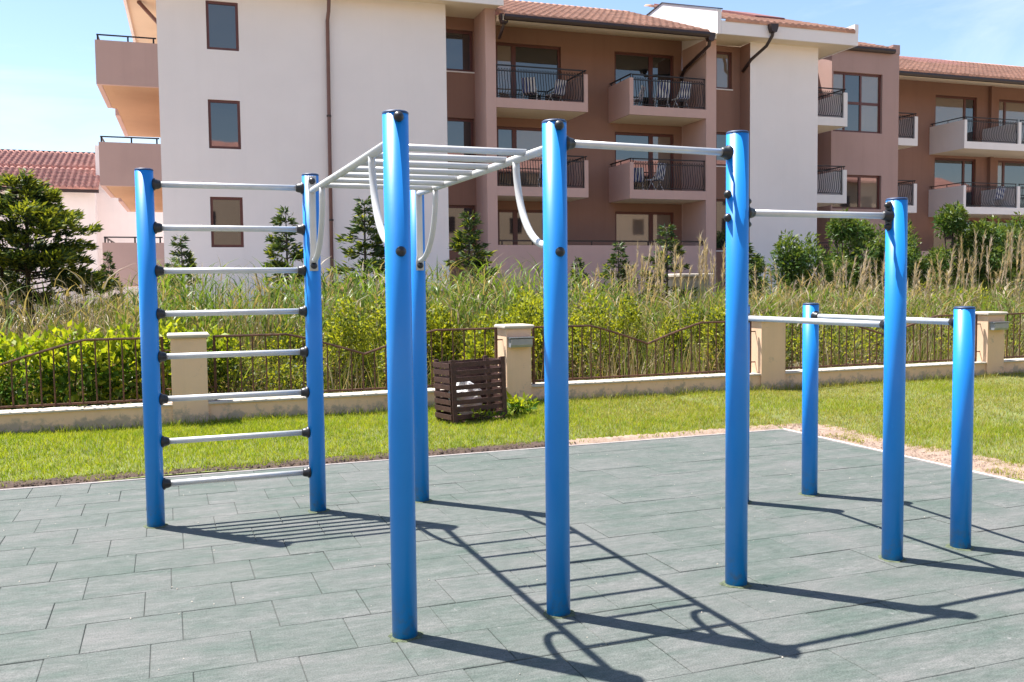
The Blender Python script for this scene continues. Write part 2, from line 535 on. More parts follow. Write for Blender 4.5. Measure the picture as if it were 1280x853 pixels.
# ------------------------------------------------------------------ ground
g = MB()
g.add([(-900, -900, 0), (900, -900, 0), (900, 900, 0), (-900, 900, 0)], [(0, 1, 2, 3)])
ground = tag(g.build("ground", M['earth'], loc=(0, 0, -0.06)), kind="structure")

def sheet(name, x0, x1, y0, y1, nx, ny, zf, mat):
    xs = np.linspace(x0, x1, nx + 1); ys = np.linspace(y0, y1, ny + 1)
    X, Y = np.meshgrid(xs, ys)
    Z = zf(X, Y)
    V = np.stack([X, Y, Z], -1).reshape(-1, 3)
    i = np.arange(nx)[None, :] + (np.arange(ny) * (nx + 1))[:, None]
    F = np.stack([i, i + 1, i + nx + 2, i + nx + 1], -1).reshape(-1, 4)
    me = np_mesh(name, V, F, [mat])
    for p in me.polygons: p.use_smooth = True
    return tag(link(name, me), kind="structure")

def hump(X, Y):
    return 0.012 * np.sin(X * 2.1 + 1.3 * np.sin(Y * 1.7)) + 0.01 * np.sin(Y * 3.3 + X * 0.7)

MX1, MY1 = 6.055, 8.075          # mat right and back edges
lawn_z = lambda X, Y: -0.005 + 0.035 * np.clip((Y - 8.2) / 0.5, 0, 1) + hump(X, Y)
lawn_z2 = lambda X, Y: -0.005 + 0.035 * np.clip((X - 6.25) / 0.5, 0, 1) + hump(X, Y)
sheet("lawn", -6, MX1 + 0.03, MY1 + 0.03, 11.12, 80, 24, lawn_z, M['lawnbase'])
sheet("side_lawn", MX1 + 0.032, 20, -2, 11.12, 80, 70, lawn_z2, M['lawnbase'])
# bare soil along the edges of the mat
def soil_strip(name, along, a0, a1, c0, w0, w1, mat, z=0.012, n=240):
    V = []; F = []; K = 7
    for i in range(n + 1):
        t = a0 + (a1 - a0) * i / n
        w = w1 * 1.25
        for k in range(K):
            s_ = c0 + w * k / (K - 1)
            zz = 0.002 + z * min(1, k / 2.0) + random.uniform(-0.008, 0.008) * (0 < k < K - 1) - 0.03 * (k == K - 1)
            jt = random.uniform(-0.01, 0.01)
            V.append((t + jt, s_, zz) if along == 'x' else (s_, t + jt, zz))
    for i in range(n):
        for k in range(K - 1):
            a = i * K + k
            F.append((a, a + K, a + K + 1, a + 1) if along != 'x' else (a, a + 1, a + K + 1, a + K))
    me = np_mesh(name, np.array(V), np.array(F), [mat])
    tag(link(name, me), kind="structure")
soil_strip("bare_soil", 'x', -6, 3.6, MY1 + 0.022, 0.10, 0.20, M['soil'], 0.022)
soil_strip("bare_soil", 'x', 3.6, MX1, MY1 + 0.035, 0.05, 0.16, M['drysoil'], 0.025, 120)
soil_strip("bare_soil", 'y', 0, MY1 + 0.2, MX1 + 0.035, 0.22, 0.50, M['drysoil'], 0.020, 220)

k = MB()
k.bevbox(-6, MX1 + 0.03, MY1 + 0.002, MY1 + 0.021, -0.05, 0.008, 0.005)
tag(k.build("kerb", M['kerb']), kind="structure")
k = MB()
k.bevbox(MX1 + 0.003, MX1 + 0.030, -2, MY1, -0.05, 0.014, 0.006)
tag(k.build("kerb", M['kerb']), kind="structure")

# rubber safety surface, tile by tile
mat_root = tag(empty("safety_surface", (0, 5, 0)), kind="structure")
sl = MB(); sl.box(-6, MX1, -2, MY1, -0.055, -0.0062)
sl.build("bedding", M['slab'], mat_root, off=(0, 5, 0))
TW, TH_ = 0.4200, 0.3810
def in_view(x, y, m=60):
    d = Vector((x, y, -CAMZ)); z = d.dot(fwd)
    if z < 0.5: return False
    px = 640 + 1154.31 * d.dot(r2) / z; py = 426.5 - 1154.31 * d.dot(u2) / z
    return -m < px < 1280 + m and py < 853 + m
offs = {0: 0.31, 1: 0.025, 2: 0.275, 3: 0.40}
rest = MB(); ntile = 0
for row in range(-15, 11):
    y0 = 3.883 + TH_ * row
    if y0 < -2: continue
    o = offs.get(row, (0.02 if row % 2 else 0.24) + random.uniform(-0.04, 0.04))
    c0 = int(-6 / TW)
    for c in range(c0, 30):
        x0 = o + c * TW
        x1 = min(x0 + TW, MX1)
        if x0 < -5.6 or x1 - x0 < 0.05: continue
        gx = 0.0006 + random.uniform(0, 0.0012); gy = 0.0014 + random.uniform(0, 0.0010)
        cx, cy = (x0 + x1) / 2, y0 + TH_ / 2
        dz = random.uniform(-0.0016, 0.0016)
        tilt = [random.uniform(-0.0012, 0.0012) for _ in range(4)]
        one = MB()
        one.bevbox(x0 + gx, x1 - gx, y0 + gy, y0 + TH_ - gy, -0.024, dz, 0.0028)
        for q in range(4):
            for b_ in (4, 8):
                vx, vy, vz = one.v[b_ + q]; one.v[b_ + q] = (vx, vy, vz + tilt[q])
        if in_view(cx, cy) and ntile < 299:
            ntile += 1
            one.build("tile", M['rubber'], mat_root, loc=(cx, cy - 5, 0), off=(cx, cy, 0))
        else:
            rest.add(one.v, one.f)
r_ = rest.build("tile_field", M['rubber'], mat_root, off=(0, 5, 0)); r_["kind"] = "stuff"

# ------------------------------------------------------------------ workout rig
PR = 0.056
def clampdir(a, b):
    d = Vector((b[0] - a[0], b[1] - a[1], 0)); d.normalize(); return d

def post(root, x, y, h, label=None, off=(0, 0)):
    p = MB()
    p.tube([(x, y, -0.02), (x, y, h * 0.5), (x, y, h - 0.012)], PR, 32)
    o = p.build("post", M['blue'], root, off=(off[0], off[1], 0))
    if label: o["label"] = label
    c = MB()
    c.lathe([(PR + 0.0006, h - 0.0125), (PR + 0.0008, h - 0.005), (PR - 0.005, h), (0, h + 0.003)], (x, y, 0), (0, 0, 1), 32)
    c.build("cap", M['cap'], o, off=(off[0], off[1], 0))
    s = MB()      # worn rubber collar where the post enters the mat
    n = 40; vs = []
    for j in range(n):
        a_ = 2 * math.pi * j / n
        wob = 0.006 * math.sin(3 * a_ + x * 9) + 0.005 * math.sin(7 * a_ + y * 5) + random.uniform(-0.002, 0.002)
        for r_, z_ in ((PR - 0.002, 0.006), (PR + 0.005, 0.0055), (PR + 0.013 + wob * 0.5, 0.006), (PR + 0.020 + wob, 0.0005)):
            vs.append((x + r_ * math.cos(a_), y + r_ * math.sin(a_), z_))
    fs = [(j * 4 + k_, j * 4 + k_ + 1, (j + 1) % n * 4 + k_ + 1, (j + 1) % n * 4 + k_) for j in range(n) for k_ in range(3)]
    s.add(vs, fs, 0, True)
    s.build("moss_ring", M['moss'], o, off=(off[0], off[1], 0))
    return o

def bolt(parent, p, d, off, r=0.019):
    b = MB()
    b.lathe([(r * 1.15, -0.004), (r * 1.15, 0.006), (r * 0.95, 0.012), (r * 0.6, 0.019), (r * 0.25, 0.0225), (0, 0.023)], p, d, 16)
    return b.build("bolt", M['black'], parent, off=(off[0], off[1], 0))

def socket(parent, p, d, off, r=0.030, l=0.042, big=False):
    """black plastic bar connector hugging the post, bar leaves along d"""
    d = Vector(d).normalized(); p = Vector(p)
    b = MB()
    b.lathe([(r * 0.9, -0.012), (r * 1.25, -0.008), (r * 1.3, 0.006), (r * 1.05, 0.012), (r * 0.92, l * 0.75), (r * 0.78, l), (0.018, l + 0.002)], p, d, 20)
    if big:       # curved flange with two bolts above and below
        s = d.cross(Vector((0, 0, 1)))
        rows = []
        vs = []; n = 9
        prof = [(-0.078, 0.008), (-0.066, 0.018), (-0.036, 0.019), (0, 0.030), (0.036, 0.019), (0.066, 0.018), (0.078, 0.008)]
        c = p - d * PR
        for z, w in prof:
            for j in range(n):
                an = (j / (n - 1) * 2 - 1) * w / PR
                vs.append(c + (d * math.cos(an) + s * math.sin(an)) * (PR + 0.008) + Vector((0, 0, z)))
        nb = len(vs)
        for z, w in prof:
            for j in range(n):
                an = (j / (n - 1) * 2 - 1) * w * 1.08 / PR
                vs.append(c + (d * math.cos(an) + s * math.sin(an)) * (PR + 0.0005) + Vector((0, 0, z * 1.03)))
        fs = []
        for i in range(len(prof) - 1):
            for j in range(n - 1):
                a = i * n + j
                fs.append((a, a + 1, a + n + 1, a + n))
            fs.append((i * n, i * n + n, nb + i * n + n, nb + i * n))
            a = i * n + n - 1
            fs.append((a + n, a, nb + a, nb + a + n))
        for j in range(n - 1):
            fs.append((j + 1, j, nb + j, nb + j + 1))
            a = (len(prof) - 1) * n + j
            fs.append((a, a + 1, nb + a + 1, nb + a))
        b.add(vs, fs, 0, True)
    o = b.build("connector", M['black'], parent, off=(off[0], off[1], 0))
    return o

PA, PB, PD = (-0.108, 6.433), (0.947, 6.433), (1.689, 6.433)
PC, PE = (0.947, 3.936), (1.689, 3.936)
PF, PG, PJ = (2.708, 3.985), (3.755, 4.02), (3.775, 5.50)
PI_, PH = (4.284, 4.05), (4.365, 5.50)

rig = tag(empty("workout_rig", (PC[0], PC[1], 0)),
          "tall blue post workout frame with ladder, monkey bars and high bars on the rubber tiles", "workout frame")
ro = (PC[0], PC[1])
posts = {}
for nm, p, h, lb in (("A", PA, 2.326, "outer blue ladder post"), ("B", PB, 2.326, "blue post shared by ladder and monkey bars"),
                     ("D", PD, 2.326, "rear blue post under the far end of the monkey bars"), ("C", PC, 2.30, "blue front post of the monkey bars nearest the ladder"),
                     ("E", PE, 2.30, "blue front post joining monkey bars and high bar"), ("F", PF, 2.306, "blue post between the high and middle bars"),
                     ("G", PG, 2.002, "middle height blue post holding the lower pull-up bar"), ("J", PJ, 1.40, "short blue dip bar post hidden behind a tall post")):
    posts[nm] = post(rig, p[0], p[1], h, lb, ro)

def bar(root, a, b, z0, z1, r, off, big=(False, False), name="bar", mat='alu', sock=True):
    d = clampdir(a, b)
    A = Vector((a[0], a[1], z0)) + d * PR; B = Vector((b[0], b[1], z1)) - d * PR
    m = MB(); m.tube([A, (A + B) / 2, B], r, 16)
    o = m.build(name, M[mat], root, off=(off[0], off[1], 0))
    if sock:
        socket(o, A, d, off, big=big[0], r=max(0.028, r * 1.6)); socket(o, B, -d, off, big=big[1], r=max(0.028, r * 1.6))
    return o
# ladder rungs
for i in range(8):
    bar(rig, PA, PB, 0.279 * (i + 1) - 0.003, 0.279 * (i + 1) - 0.003, 0.0195, ro, name="rung")
# pull-up bars and the inner dip bar
bar(rig, PE, PF, 2.200, 2.200, 0.0175, ro, (False, False), "pull_up_bar")
bar(rig, PF, PG, 1.903, 1.905, 0.0175, ro, (True, True), "pull_up_bar")
bar(rig, PJ, PG, 1.306, 1.309, 0.0185, ro, (False, False), "dip_bar")
# flange bolts
for (p, q, z, nm) in ((PF, PG, 1.903, "F"), (PG, PF, 1.905, "G")):
    d = clampdir(p, q)
    for dz in (0.058, -0.058):
        bolt(posts[nm], Vector((p[0], p[1], z + dz)) + d * (PR + 0.006), d, ro, 0.015)
for dz in (0.058, -0.058):       # through bolts showing on the far side of the post
    d = clampdir(PG, PF)
    bolt(posts["F"], Vector((PF[0], PF[1], 1.935 + dz)) + d * PR, d, ro, 0.019)
d = Vector((0.25, -1, 0)).normalized()
# monkey bars: two rails, each a triangle of rail, upright plate tube and curved brace at both ends
RZ = 2.195
rail_y0, rail_y1 = PC[1] + PR, PB[1] - PR
rails = []
for px, n0, n1 in ((PC[0], "C", "B"), (PE[0], "E", "D")):
    m = MB(); m.tube([(px, rail_y0 + 0.004, RZ - 0.01), (px, 5.2, RZ), (px, rail_y1 - 0.004, RZ + 0.012)], 0.0205, 16)
    ra = m.build("monkey_rail", M['alu_white'], rig, off=(ro[0], ro[1], 0))
    rails.append(ra)
    for y, s, nm in ((PC[1], 1, n0), (PB[1], -1, n1)):
        yy = y + s * (PR + 0.016)
        u = MB()
        vs = []
        # flattened upright tube: wide ends for the bolts, round between
        prof = [(2.305, 0.029, 0.004), (2.235, 0.029, 0.005), (2.20, 0.024, 0.017), (1.99, 0.023, 0.019), (1.77, 0.024, 0.017), (1.735, 0.029, 0.005), (1.665, 0.029, 0.004)]
        n = 14
        for z, wx, wy in prof:
            for j in range(n):
                an = 2 * math.pi * j / n
                vs.append((px + wx * math.cos(an), yy + wy * math.sin(an), z))
        fs = [(i * n + j, i * n + (j + 1) % n, (i + 1) * n + (j + 1) % n, (i + 1) * n + j) for i in range(len(prof) - 1) for j in range(n)]
        fs = [f[::-1] for f in fs]
        fs += [tuple(range(n)), tuple(range((len(prof) - 1) * n, len(prof) * n))[::-1]]
        u.add(vs, fs, 0, True)
        up = u.build("upright", M['alu_white'], ra, off=(ro[0], ro[1], 0))
        br = MB()
        pts = []
        for t in range(15):
            an = math.pi / 2 * t / 14
            pts.append((px, y + s * (PR + 0.012 + 0.43 * math.cos(an) ** 0.92), RZ - 0.01 - 0.45 * math.sin(an) ** 1.05))
        br.tube(pts, 0.018, 14)
        br.build("brace", M['alu_white'], ra, off=(ro[0], ro[1], 0))
        for z in (2.27, 1.70):
            # bolt heads on both faces of the post
            bolt(posts[nm], (px, y - s * PR + (-s) * -0.001, z), (0, -s, 0), ro, 0.0195)
            bolt(posts[nm], (px, yy + s * 0.004, z), (0, s, 0), ro, 0.0195)
for i in range(7):
    y = 4.268 + 0.2825 * i
    m = MB(); m.tube([(PC[0] + 0.01, y, RZ + 0.006), ((PC[0] + PE[0]) / 2, y, RZ + 0.006), (PE[0] - 0.01, y, RZ + 0.006)], 0.0165, 14)
    m.build("monkey_rung", M['alu_white'], rig, off=(ro[0], ro[1], 0))

# free-standing outer dip bar
dip = tag(empty("dip_bar_stand", (PI_[0], PI_[1], 0)), "low dip bar on two short blue posts beside the tall workout frame", "dip bar")
do = (PI_[0], PI_[1])
pi = post(dip, PI_[0], PI_[1], 1.40, None, do)
ph = post(dip, PH[0], PH[1], 1.40, None, do)
bar(dip, PH, PI_, 1.306, 1.309, 0.0185, do, (False, False), "dip_bar")

# ------------------------------------------------------------------ garden wall, fence and lamps
WY = 11.08
pillars = [(-4.00, -3.62), (0.03, 0.415), (4.053, 4.39), (7.92, 8.33), (12.18, 12.53), (16.2, 16.58)]
gw = tag(empty("garden_wall", (4.2, WY, 0)), "low sand coloured wall with capped square pillars behind the lawn", "wall")
go = (4.2, WY, 0)
def sconce(x, z):
    m = MB()
    m.box(-0.165, 0.165, -0.115, 0, 0.0, 0.095)
    o = m
    return o
for x0, x1 in pillars:
    m = MB(); m.bevbox(x0, x1, WY - 0.03, WY + 0.31, -0.05, 1.0, 0.004)
    pl = m.build("pillar", M['fence_wall'], gw, off=go)
    c = MB()
    c.bevbox(x0 - 0.018, x1 + 0.018, WY - 0.048, WY + 0.328, 1.0, 1.018, 0.004)
    c.bevbox(x0 - 0.035, x1 + 0.035, WY - 0.065, WY + 0.345, 1.016, 1.052, 0.014)
    c.build("cap", M['coping'], pl, off=go)
bays = [(pillars[i][1], pillars[i + 1][0]) for i in range(5)]
for x0, x1 in bays:
    m = MB(); m.box(x0, x1, WY, WY + 0.24, -0.05, 0.238)
    w = m.build("low_wall", M['fence_wall'], gw, off=go)
    n = 4
    for i in range(n):
        c = MB()
        a = x0 + (x1 - x0) * i / n; b = x0 + (x1 - x0) * (i + 1) / n
        jz = random.uniform(-0.003, 0.003)
        c.bevbox(a + (0.002 if i else 0), b - (0.002 if i < n - 1 else 0), WY - 0.022, WY + 0.262, 0.238, 0.262 + jz, 0.006)
        c.build("coping", M['coping'], w, off=go)

bay_desc = ["rusty low railing in front of the lime bush, left of every pillar",
            "rusty low railing dipping in the middle behind the ladder",
            "rusty low railing dipping in the middle right of the slatted bin",
            "rusty low railing dipping in the middle behind the dip bars",
            "rusty low railing beyond the last pillar at the lawn's far end"]
for i, (x0, x1) in enumerate(bays):
    ry = WY + 0.12
    fr = tag(empty("fence_panel", ((x0 + x1) / 2, ry, 0.262)), bay_desc[i], "fence panel", "rusty railings set between the wall pillars")
    fo = ((x0 + x1) / 2, ry, 0.262)
    W = x1 - x0
    a, b = x0 + 0.09, x1 - 0.09
    xm = (x0 + x1) / 2 + 0.02
    f0, f1 = a + 0.82, b - 0.80
    def top(x):
        if x <= f0 or x >= f1: return 1.008
        t = (x - f0) / (xm - f0) if x < xm else (f1 - x) / (f1 - xm)
        return 1.008 - 0.268 * t ** 1.12
    m = MB()
    pts = [(x, ry, top(x)) for x in ([a, a + 0.4, f0 - 0.05] + [f0 + (xm - f0) * j / 7 for j in range(8)] + [xm + (f1 - xm) * j / 7 for j in range(1, 8)] + [f1 + 0.05, b])]
    m.tube(pts, 0.0155, 6, smooth=False)
    m.build("top_rail", M['rust'], fr, off=fo)
    m = MB(); m.box(a, b, ry - 0.013, ry + 0.013, 0.296, 0.318)
    m.build("bottom_rail", M['rust'], fr, off=fo)
    for e, s in ((a, -1), (b, 1)):
        m = MB(); m.box(e - 0.015, e + 0.015, ry - 0.015, ry + 0.015, 0.262, 1.02)
        eo = m.build("end_post", M['rust'], fr, off=fo)
        for z in (0.86, 0.42):
            mm = MB(); mm.tube([(e + s * 0.012, ry, z), (e + s * 0.10, ry, z)], 0.009, 6)
            mm.build("wall_tie", M['rust'], eo, off=fo)
    nb = int((b - a) / 0.1385)
    for j in range(1, nb):
        x = a + (b - a) * j / nb + random.uniform(-0.004, 0.004)
        m = MB()
        m.tube([(x, ry, 0.318), (x + random.uniform(-0.005, 0.005), ry, 0.6), (x, ry, top(x) - 0.01)], 0.0092, 5, smooth=False)
        m.build("baluster", M['rust'], fr, off=fo)

for (x0, x1), lb in ((pillars[2], "grey wall lamp on the pillar beside the slatted bin"), (pillars[4], "grey wall lamp on the pillar at the lawn's far end")):
    cx = (x0 + x1) / 2 + 0.0
    lp = tag(empty("wall_lamp", (cx, WY - 0.03, 0.77)), lb, "wall lamp", "grey lamps on the wall pillars")
    m = MB()
    m.prism([(0, 0.0), (-0.085, 0.0), (-0.10, 0.03), (-0.10, 0.105), (0, 0.115)], -0.145, 0.150, 'x')
    m.build("housing", M['lampgrey'], lp)
    m = MB(); m.box(-0.16, 0.165, -0.108, 0, 0.115, 0.128)
    m.build("lid", M['lampgrey'], lp)

# ------------------------------------------------------------------ slatted bin and plastic bag
P0, P1, P2 = Vector((2.92, 9.71, 0)), Vector((3.580, 9.81, 0)), Vector((2.985, 10.50, 0))
ex = (P1 - P0); wbin = ex.length; ex.normalize()
ey = Vector((-ex.y, ex.x, 0)); dbin = 0.43
bz = 0.02
bin_root = tag(empty("slatted_bin", (P0.x, P0.y, bz), math.atan2(ex.y, ex.x)), "dark brown wooden slatted bin leaning on the lawn by the pillar", "waste bin")
bin_root.rotation_euler = (R(-1.5), R(-1.2), math.atan2(ex.y, ex.x))
HB = 0.715
for px_, py_ in ((0.02, 0.02), (wbin - 0.02, 0.02), (0.02, dbin - 0.02), (wbin - 0.02, dbin - 0.02)):
    m = MB(); m.box(px_ - 0.022, px_ + 0.022, py_ - 0.022, py_ + 0.022, 0, HB)
    m.build("corner_post", M['wood'], bin_root)
nsl = 8
for side in range(4):
    for i in range(nsl):
        z0 = 0.06 + i * (HB - 0.06) / nsl
        z1 = z0 + 0.053
        j = random.uniform(-0.004, 0.004)
        m = MB()
        if side == 0: m.box(0.0, wbin, -0.016, -0.003, z0 + j, z1 + j)
        elif side == 1: m.box(-0.016, -0.003, 0.0, dbin, z0 + j, z1 + j)
        elif side == 2: m.box(0.0, wbin, dbin + 0.003, dbin + 0.016, z0 + j, z1 + j)
        else: m.box(wbin + 0.003, wbin + 0.016, 0.0, dbin, z0 + j, z1 + j)
        m.build("slat", M['wood'], bin_root)
for x in (0.0, wbin):     # wide front stiles as in the photo
    m = MB(); m.box(x - 0.004 if x == 0 else x - 0.05, x + 0.05 if x == 0 else x + 0.004, -0.030, -0.0165, 0.0, HB + 0.008)
    m.build("stile", M['wood'], bin_root)
m = MB(); m.box(0.42 * wbin + 0.16, 0.42 * wbin + 0.20, -0.0025, 0.012, 0.05, HB); m.build("stile", M['wood'], bin_root)
m = MB(); m.box(0.02, wbin - 0.02, 0.02, dbin - 0.02, 0.01, 0.03); m.build("floor_board", M['wood'], bin_root)

def crumple(name, c, sx, sy, sz, mat, seed):
    rs = random.Random(seed)
    import bmesh
    bm = bmesh.new()
    bmesh.ops.create_icosphere(bm, subdivisions=4, radius=1)
    ph = [rs.uniform(0, 6) for _ in range(9)]
    for v in bm.verts:
        x, y, z = v.co
        k_ = 1 + 0.13 * math.sin(5 * x + ph[0] + 3 * math.sin(4 * z + ph[1])) + 0.10 * math.sin(9 * y + ph[2] + 2 * z) + 0.07 * abs(math.sin(13 * z + 7 * x + ph[3]))
        k_ += rs.uniform(-0.02, 0.02)
        v.co = (x * sx * k_, y * sy * k_, max(z, -0.8) * sz * k_)
    me = bpy.data.meshes.new(name); bm.to_mesh(me); bm.free()
    me.materials.append(mat)
    o = link(name, me, loc=c)
    return o
pb = P0 + ex * 0.27 + ey * 0.22
tag(crumple("plastic_bag", (pb.x, pb.y, bz + 0.26), 0.17, 0.16, 0.20, M['bag'], 3), "crumpled white plastic bag lying inside the slatted bin", "plastic bag")

# ------------------------------------------------------------------ apartment building (frame turned 1.5 degrees to the rig)
TH = R(-1.5)
BO = (8.0, 28.33, 0.0)
ct, st_ = math.cos(TH), math.sin(TH)
bld = tag(empty("apartment_building", (BO[0] * ct - BO[1] * st_, BO[0] * st_ + BO[1] * ct, 0), TH),
          "three storey white and brown apartment building with tiled roofs and railed balconies", "building")
def bp(mb, name, mat, parent=None):
    return mb.build(name, mat, parent or bld, off=BO)

def wall_holes(mb, x0, x1, z0, z1, y, holes, depth, mi=0):
    xs = sorted({x0, x1, *[h[0] for h in holes], *[h[1] for h in holes]})
    zs = sorted({z0, z1, *[h[2] for h in holes], *[h[3] for h in holes]})
    xs = [x for x in xs if x0 <= x <= x1]; zs = [z for z in zs if z0 <= z <= z1]
    for i in range(len(xs) - 1):
        for j in range(len(zs) - 1):
            cx, cz = (xs[i] + xs[i + 1]) / 2, (zs[j] + zs[j + 1]) / 2
            if any(h[0] < cx < h[1] and h[2] < cz < h[3] for h in holes): continue
            mb.add([(xs[i], y, zs[j]), (xs[i + 1], y, zs[j]), (xs[i + 1], y, zs[j + 1]), (xs[i], y, zs[j + 1])], [(0, 1, 2, 3)], mi)
    for a, b, c, d in holes:
        e = y + depth
        mb.add([(a, y, c), (b, y, c), (b, e, c), (a, e, c)], [(0, 1, 2, 3)], mi)
        mb.add([(a, y, d), (b, y, d), (b, e, d), (a, e, d)], [(3, 2, 1, 0)], mi)
        mb.add([(a, y, c), (a, e, c), (a, e, d), (a, y, d)], [(0, 1, 2, 3)], mi)
        mb.add([(b, y, c), (b, e, c), (b, e, d), (b, y, d)], [(3, 2, 1, 0)], mi)

def window(x0, x1, z0, z1, y, depth, cols=(), rows=(), fw=0.075, sill=False):
    """frame with mullions; pane as its child. the hole runs from y to y+depth"""
    m = MB()
    e = y + depth
    f0, f1 = e - 0.055, e + 0.02
    m.box(x0 - 0.01, x0 + fw, f0, f1, z0, z1); m.box(x1 - fw, x1 + 0.01, f0, f1, z0, z1)
    m.box(x0 + fw, x1 - fw, f0, f1, z0 - 0.01, z0 + fw); m.box(x0 + fw, x1 - fw, f0, f1, z1 - fw, z1 + 0.01)
    for c, w in cols:
        m.box(c - w / 2, c + w / 2, f0 + 0.004, f1 - 0.004, z0 + fw, z1 - fw)
    for r_, w in rows:
        m.box(x0 + fw, x1 - fw, f0 + 0.007, f1 - 0.007, r_ - w / 2, r_ + w / 2)
    o = bp(m, "window", M['frame'])
    xs = [x0 + fw] + [c for c, w in cols] + [x1 - fw]
    for i in range(len(xs) - 1):
        p = MB()
        a, b = xs[i], xs[i + 1]
        tx = random.uniform(-0.004, 0.004)
        p.add([(a, e - 0.02 + tx, z0 + fw * 0.9), (b, e - 0.02 - tx, z0 + fw * 0.9), (b, e - 0.02 - tx, z1 - fw * 0.9), (a, e - 0.02 + tx, z1 - fw * 0.9)], [(0, 1, 2, 3)])
        bp(p, "pane", M['glass_curtain'] if PANE.random() < 0.38 and y > Y1 + 0.5 else M['glass'], o)
    if sill:
        s = MB(); s.box(x0 - 0.03, x1 + 0.03, y - 0.03, y + 0.03, z0 - 0.045, z0 - 0.004)
        bp(s, "sill", M['balwhite'], o)
    return o

Y1 = 28.33
FL = [7.56, 4.76, 1.96]
# --- white block on the left
w1_holes = [(0.58, 1.47, 8.45, 9.83), (0.56, 1.45, 5.63, 7.03), (0.54, 1.45, 2.78, 4.24)]
m = MB()
wall_holes(m, -0.75, 7.68, 0, 10.32, Y1, w1_holes, 0.10)
m.add([(-0.75, Y1, 0), (-0.75, 39, 0), (-0.75, 39, 10.32), (-0.75, Y1, 10.32)], [(3, 2, 1, 0)])
m.add([(7.68, Y1, 0), (7.68, 29.6, 0), (7.68, 29.6, 10.32), (7.68, Y1, 10.32)], [(0, 1, 2, 3)])
m.add([(-0.75, 39, 0), (40, 39, 0), (40, 39, 10.32), (-0.75, 39, 10.32)], [(3, 2, 1, 0)])
bp(m, "wall", M['white'])
for h in w1_holes: window(*h, Y1, 0.10)
# --- first recess
rh = [(7.95, 8.93, z0, z1) for z0, z1 in ((8.59, 9.92), (5.70, 7.08), (2.80, 4.24))]
m = MB(); wall_holes(m, 7.68, 8.97, 0, 10.32, 29.54, rh, 0.16)
bp(m, "wall", M['brown'])
for h in rh: window(*h, 29.54, 0.16, fw=0.09, sill=True)
m = MB(); m.box(8.972, 9.31, Y1, 30.0, 0, 10.32); bp(m, "pilaster", M['mauve'])
# --- balcony bay
lh = []
for f in FL:
    lh += [(9.86, 12.22, f + 0.04, f + 2.20), (14.25, 16.60, f + 0.04, f + 2.20)]
m = MB(); wall_holes(m, 9.31, 16.93, 0, 10.40, 30.0, lh, 0.14)
bp(m, "wall", M['brown'])
for i, h in enumerate(lh):
    if i % 2 == 0: window(*h, 30.0, 0.14, cols=[(10.52, 0.16)], fw=0.085)
    else: window(*h, 30.0, 0.14, cols=[(15.72, 0.16)], fw=0.085)
m = MB(); m.box(16.932, 17.33, Y1, 30.0, 0, 9.96); bp(m, "pilaster", M['mauve'])
# ground floor parapet
m = MB(); m.box(9.312, 16.93, Y1, Y1 + 0.16, 0, 2.88); bp(m, "parapet", M['mauve'])
m = MB(); m.box(9.312, 16.93, Y1 + 0.16, 30, 1.80, 1.96); bp(m, "terrace_floor", M['cream'])
m = MB()
m.box(9.4, 16.9, Y1 + 0.05, Y1 + 0.10, 3.00, 3.05)
for i in range(8): m.box(9.45 + i * 1.05, 9.49 + i * 1.05, Y1 + 0.06, Y1 + 0.09, 2.88, 3.0)
bp(m, "parapet_rail", M['gutter'])

def railing(parent, x0, x1, y, zf, belly=0.09, ret=None):
    """wrought-iron railing with bowed bars, handrail at zf+1.05"""
    m = MB()
    n = max(2, int((x1 - x0) / 0.092))
    for i in range(n + 1):
        x = x0 + (x1 - x0) * i / n
        if i in (0, n):
            m.tube([(x, y, zf + 0.0), (x, y, zf + 1.03)], 0.02, 4, smooth=False, caps=False); continue
        m.tube([(x, y, zf + 0.08), (x, y - belly * 0.9, zf + 0.22), (x, y - belly, zf + 0.38), (x, y - belly * 0.35, zf + 0.62), (x, y, zf + 0.86)], 0.0125, 4, smooth=False, caps=False)
        m.tube([(x - 0.03, y, zf + 0.89), (x + 0.0, y, zf + 0.96), (x + 0.03, y, zf + 0.89)], 0.013, 4, smooth=False, caps=False)
    m.box(x0, x1, y - 0.012, y + 0.012, zf + 0.86, zf + 0.885)
    m.box(x0, x1, y - 0.012, y + 0.012, zf + 0.06, zf + 0.085)
    bp(m, "railing", M['iron'], parent)
    h = MB(); h.box(x0 - 0.02, x1 + 0.02, y - 0.025, y + 0.025, zf + 1.03, zf + 1.065)
    if ret:      # handrail carried on along the side wall
        xs, ya, yb = ret
        h.box(xs - 0.025, xs + 0.025, ya, yb, zf + 1.031, zf + 1.064)
        for yy in (ya + 0.06, (ya + yb) / 2, yb - 0.1):
            h.box(xs - 0.012, xs + 0.012, yy - 0.012, yy + 0.012, zf + 0.93, zf + 1.031)
    bp(h, "handrail", M['iron'], parent)

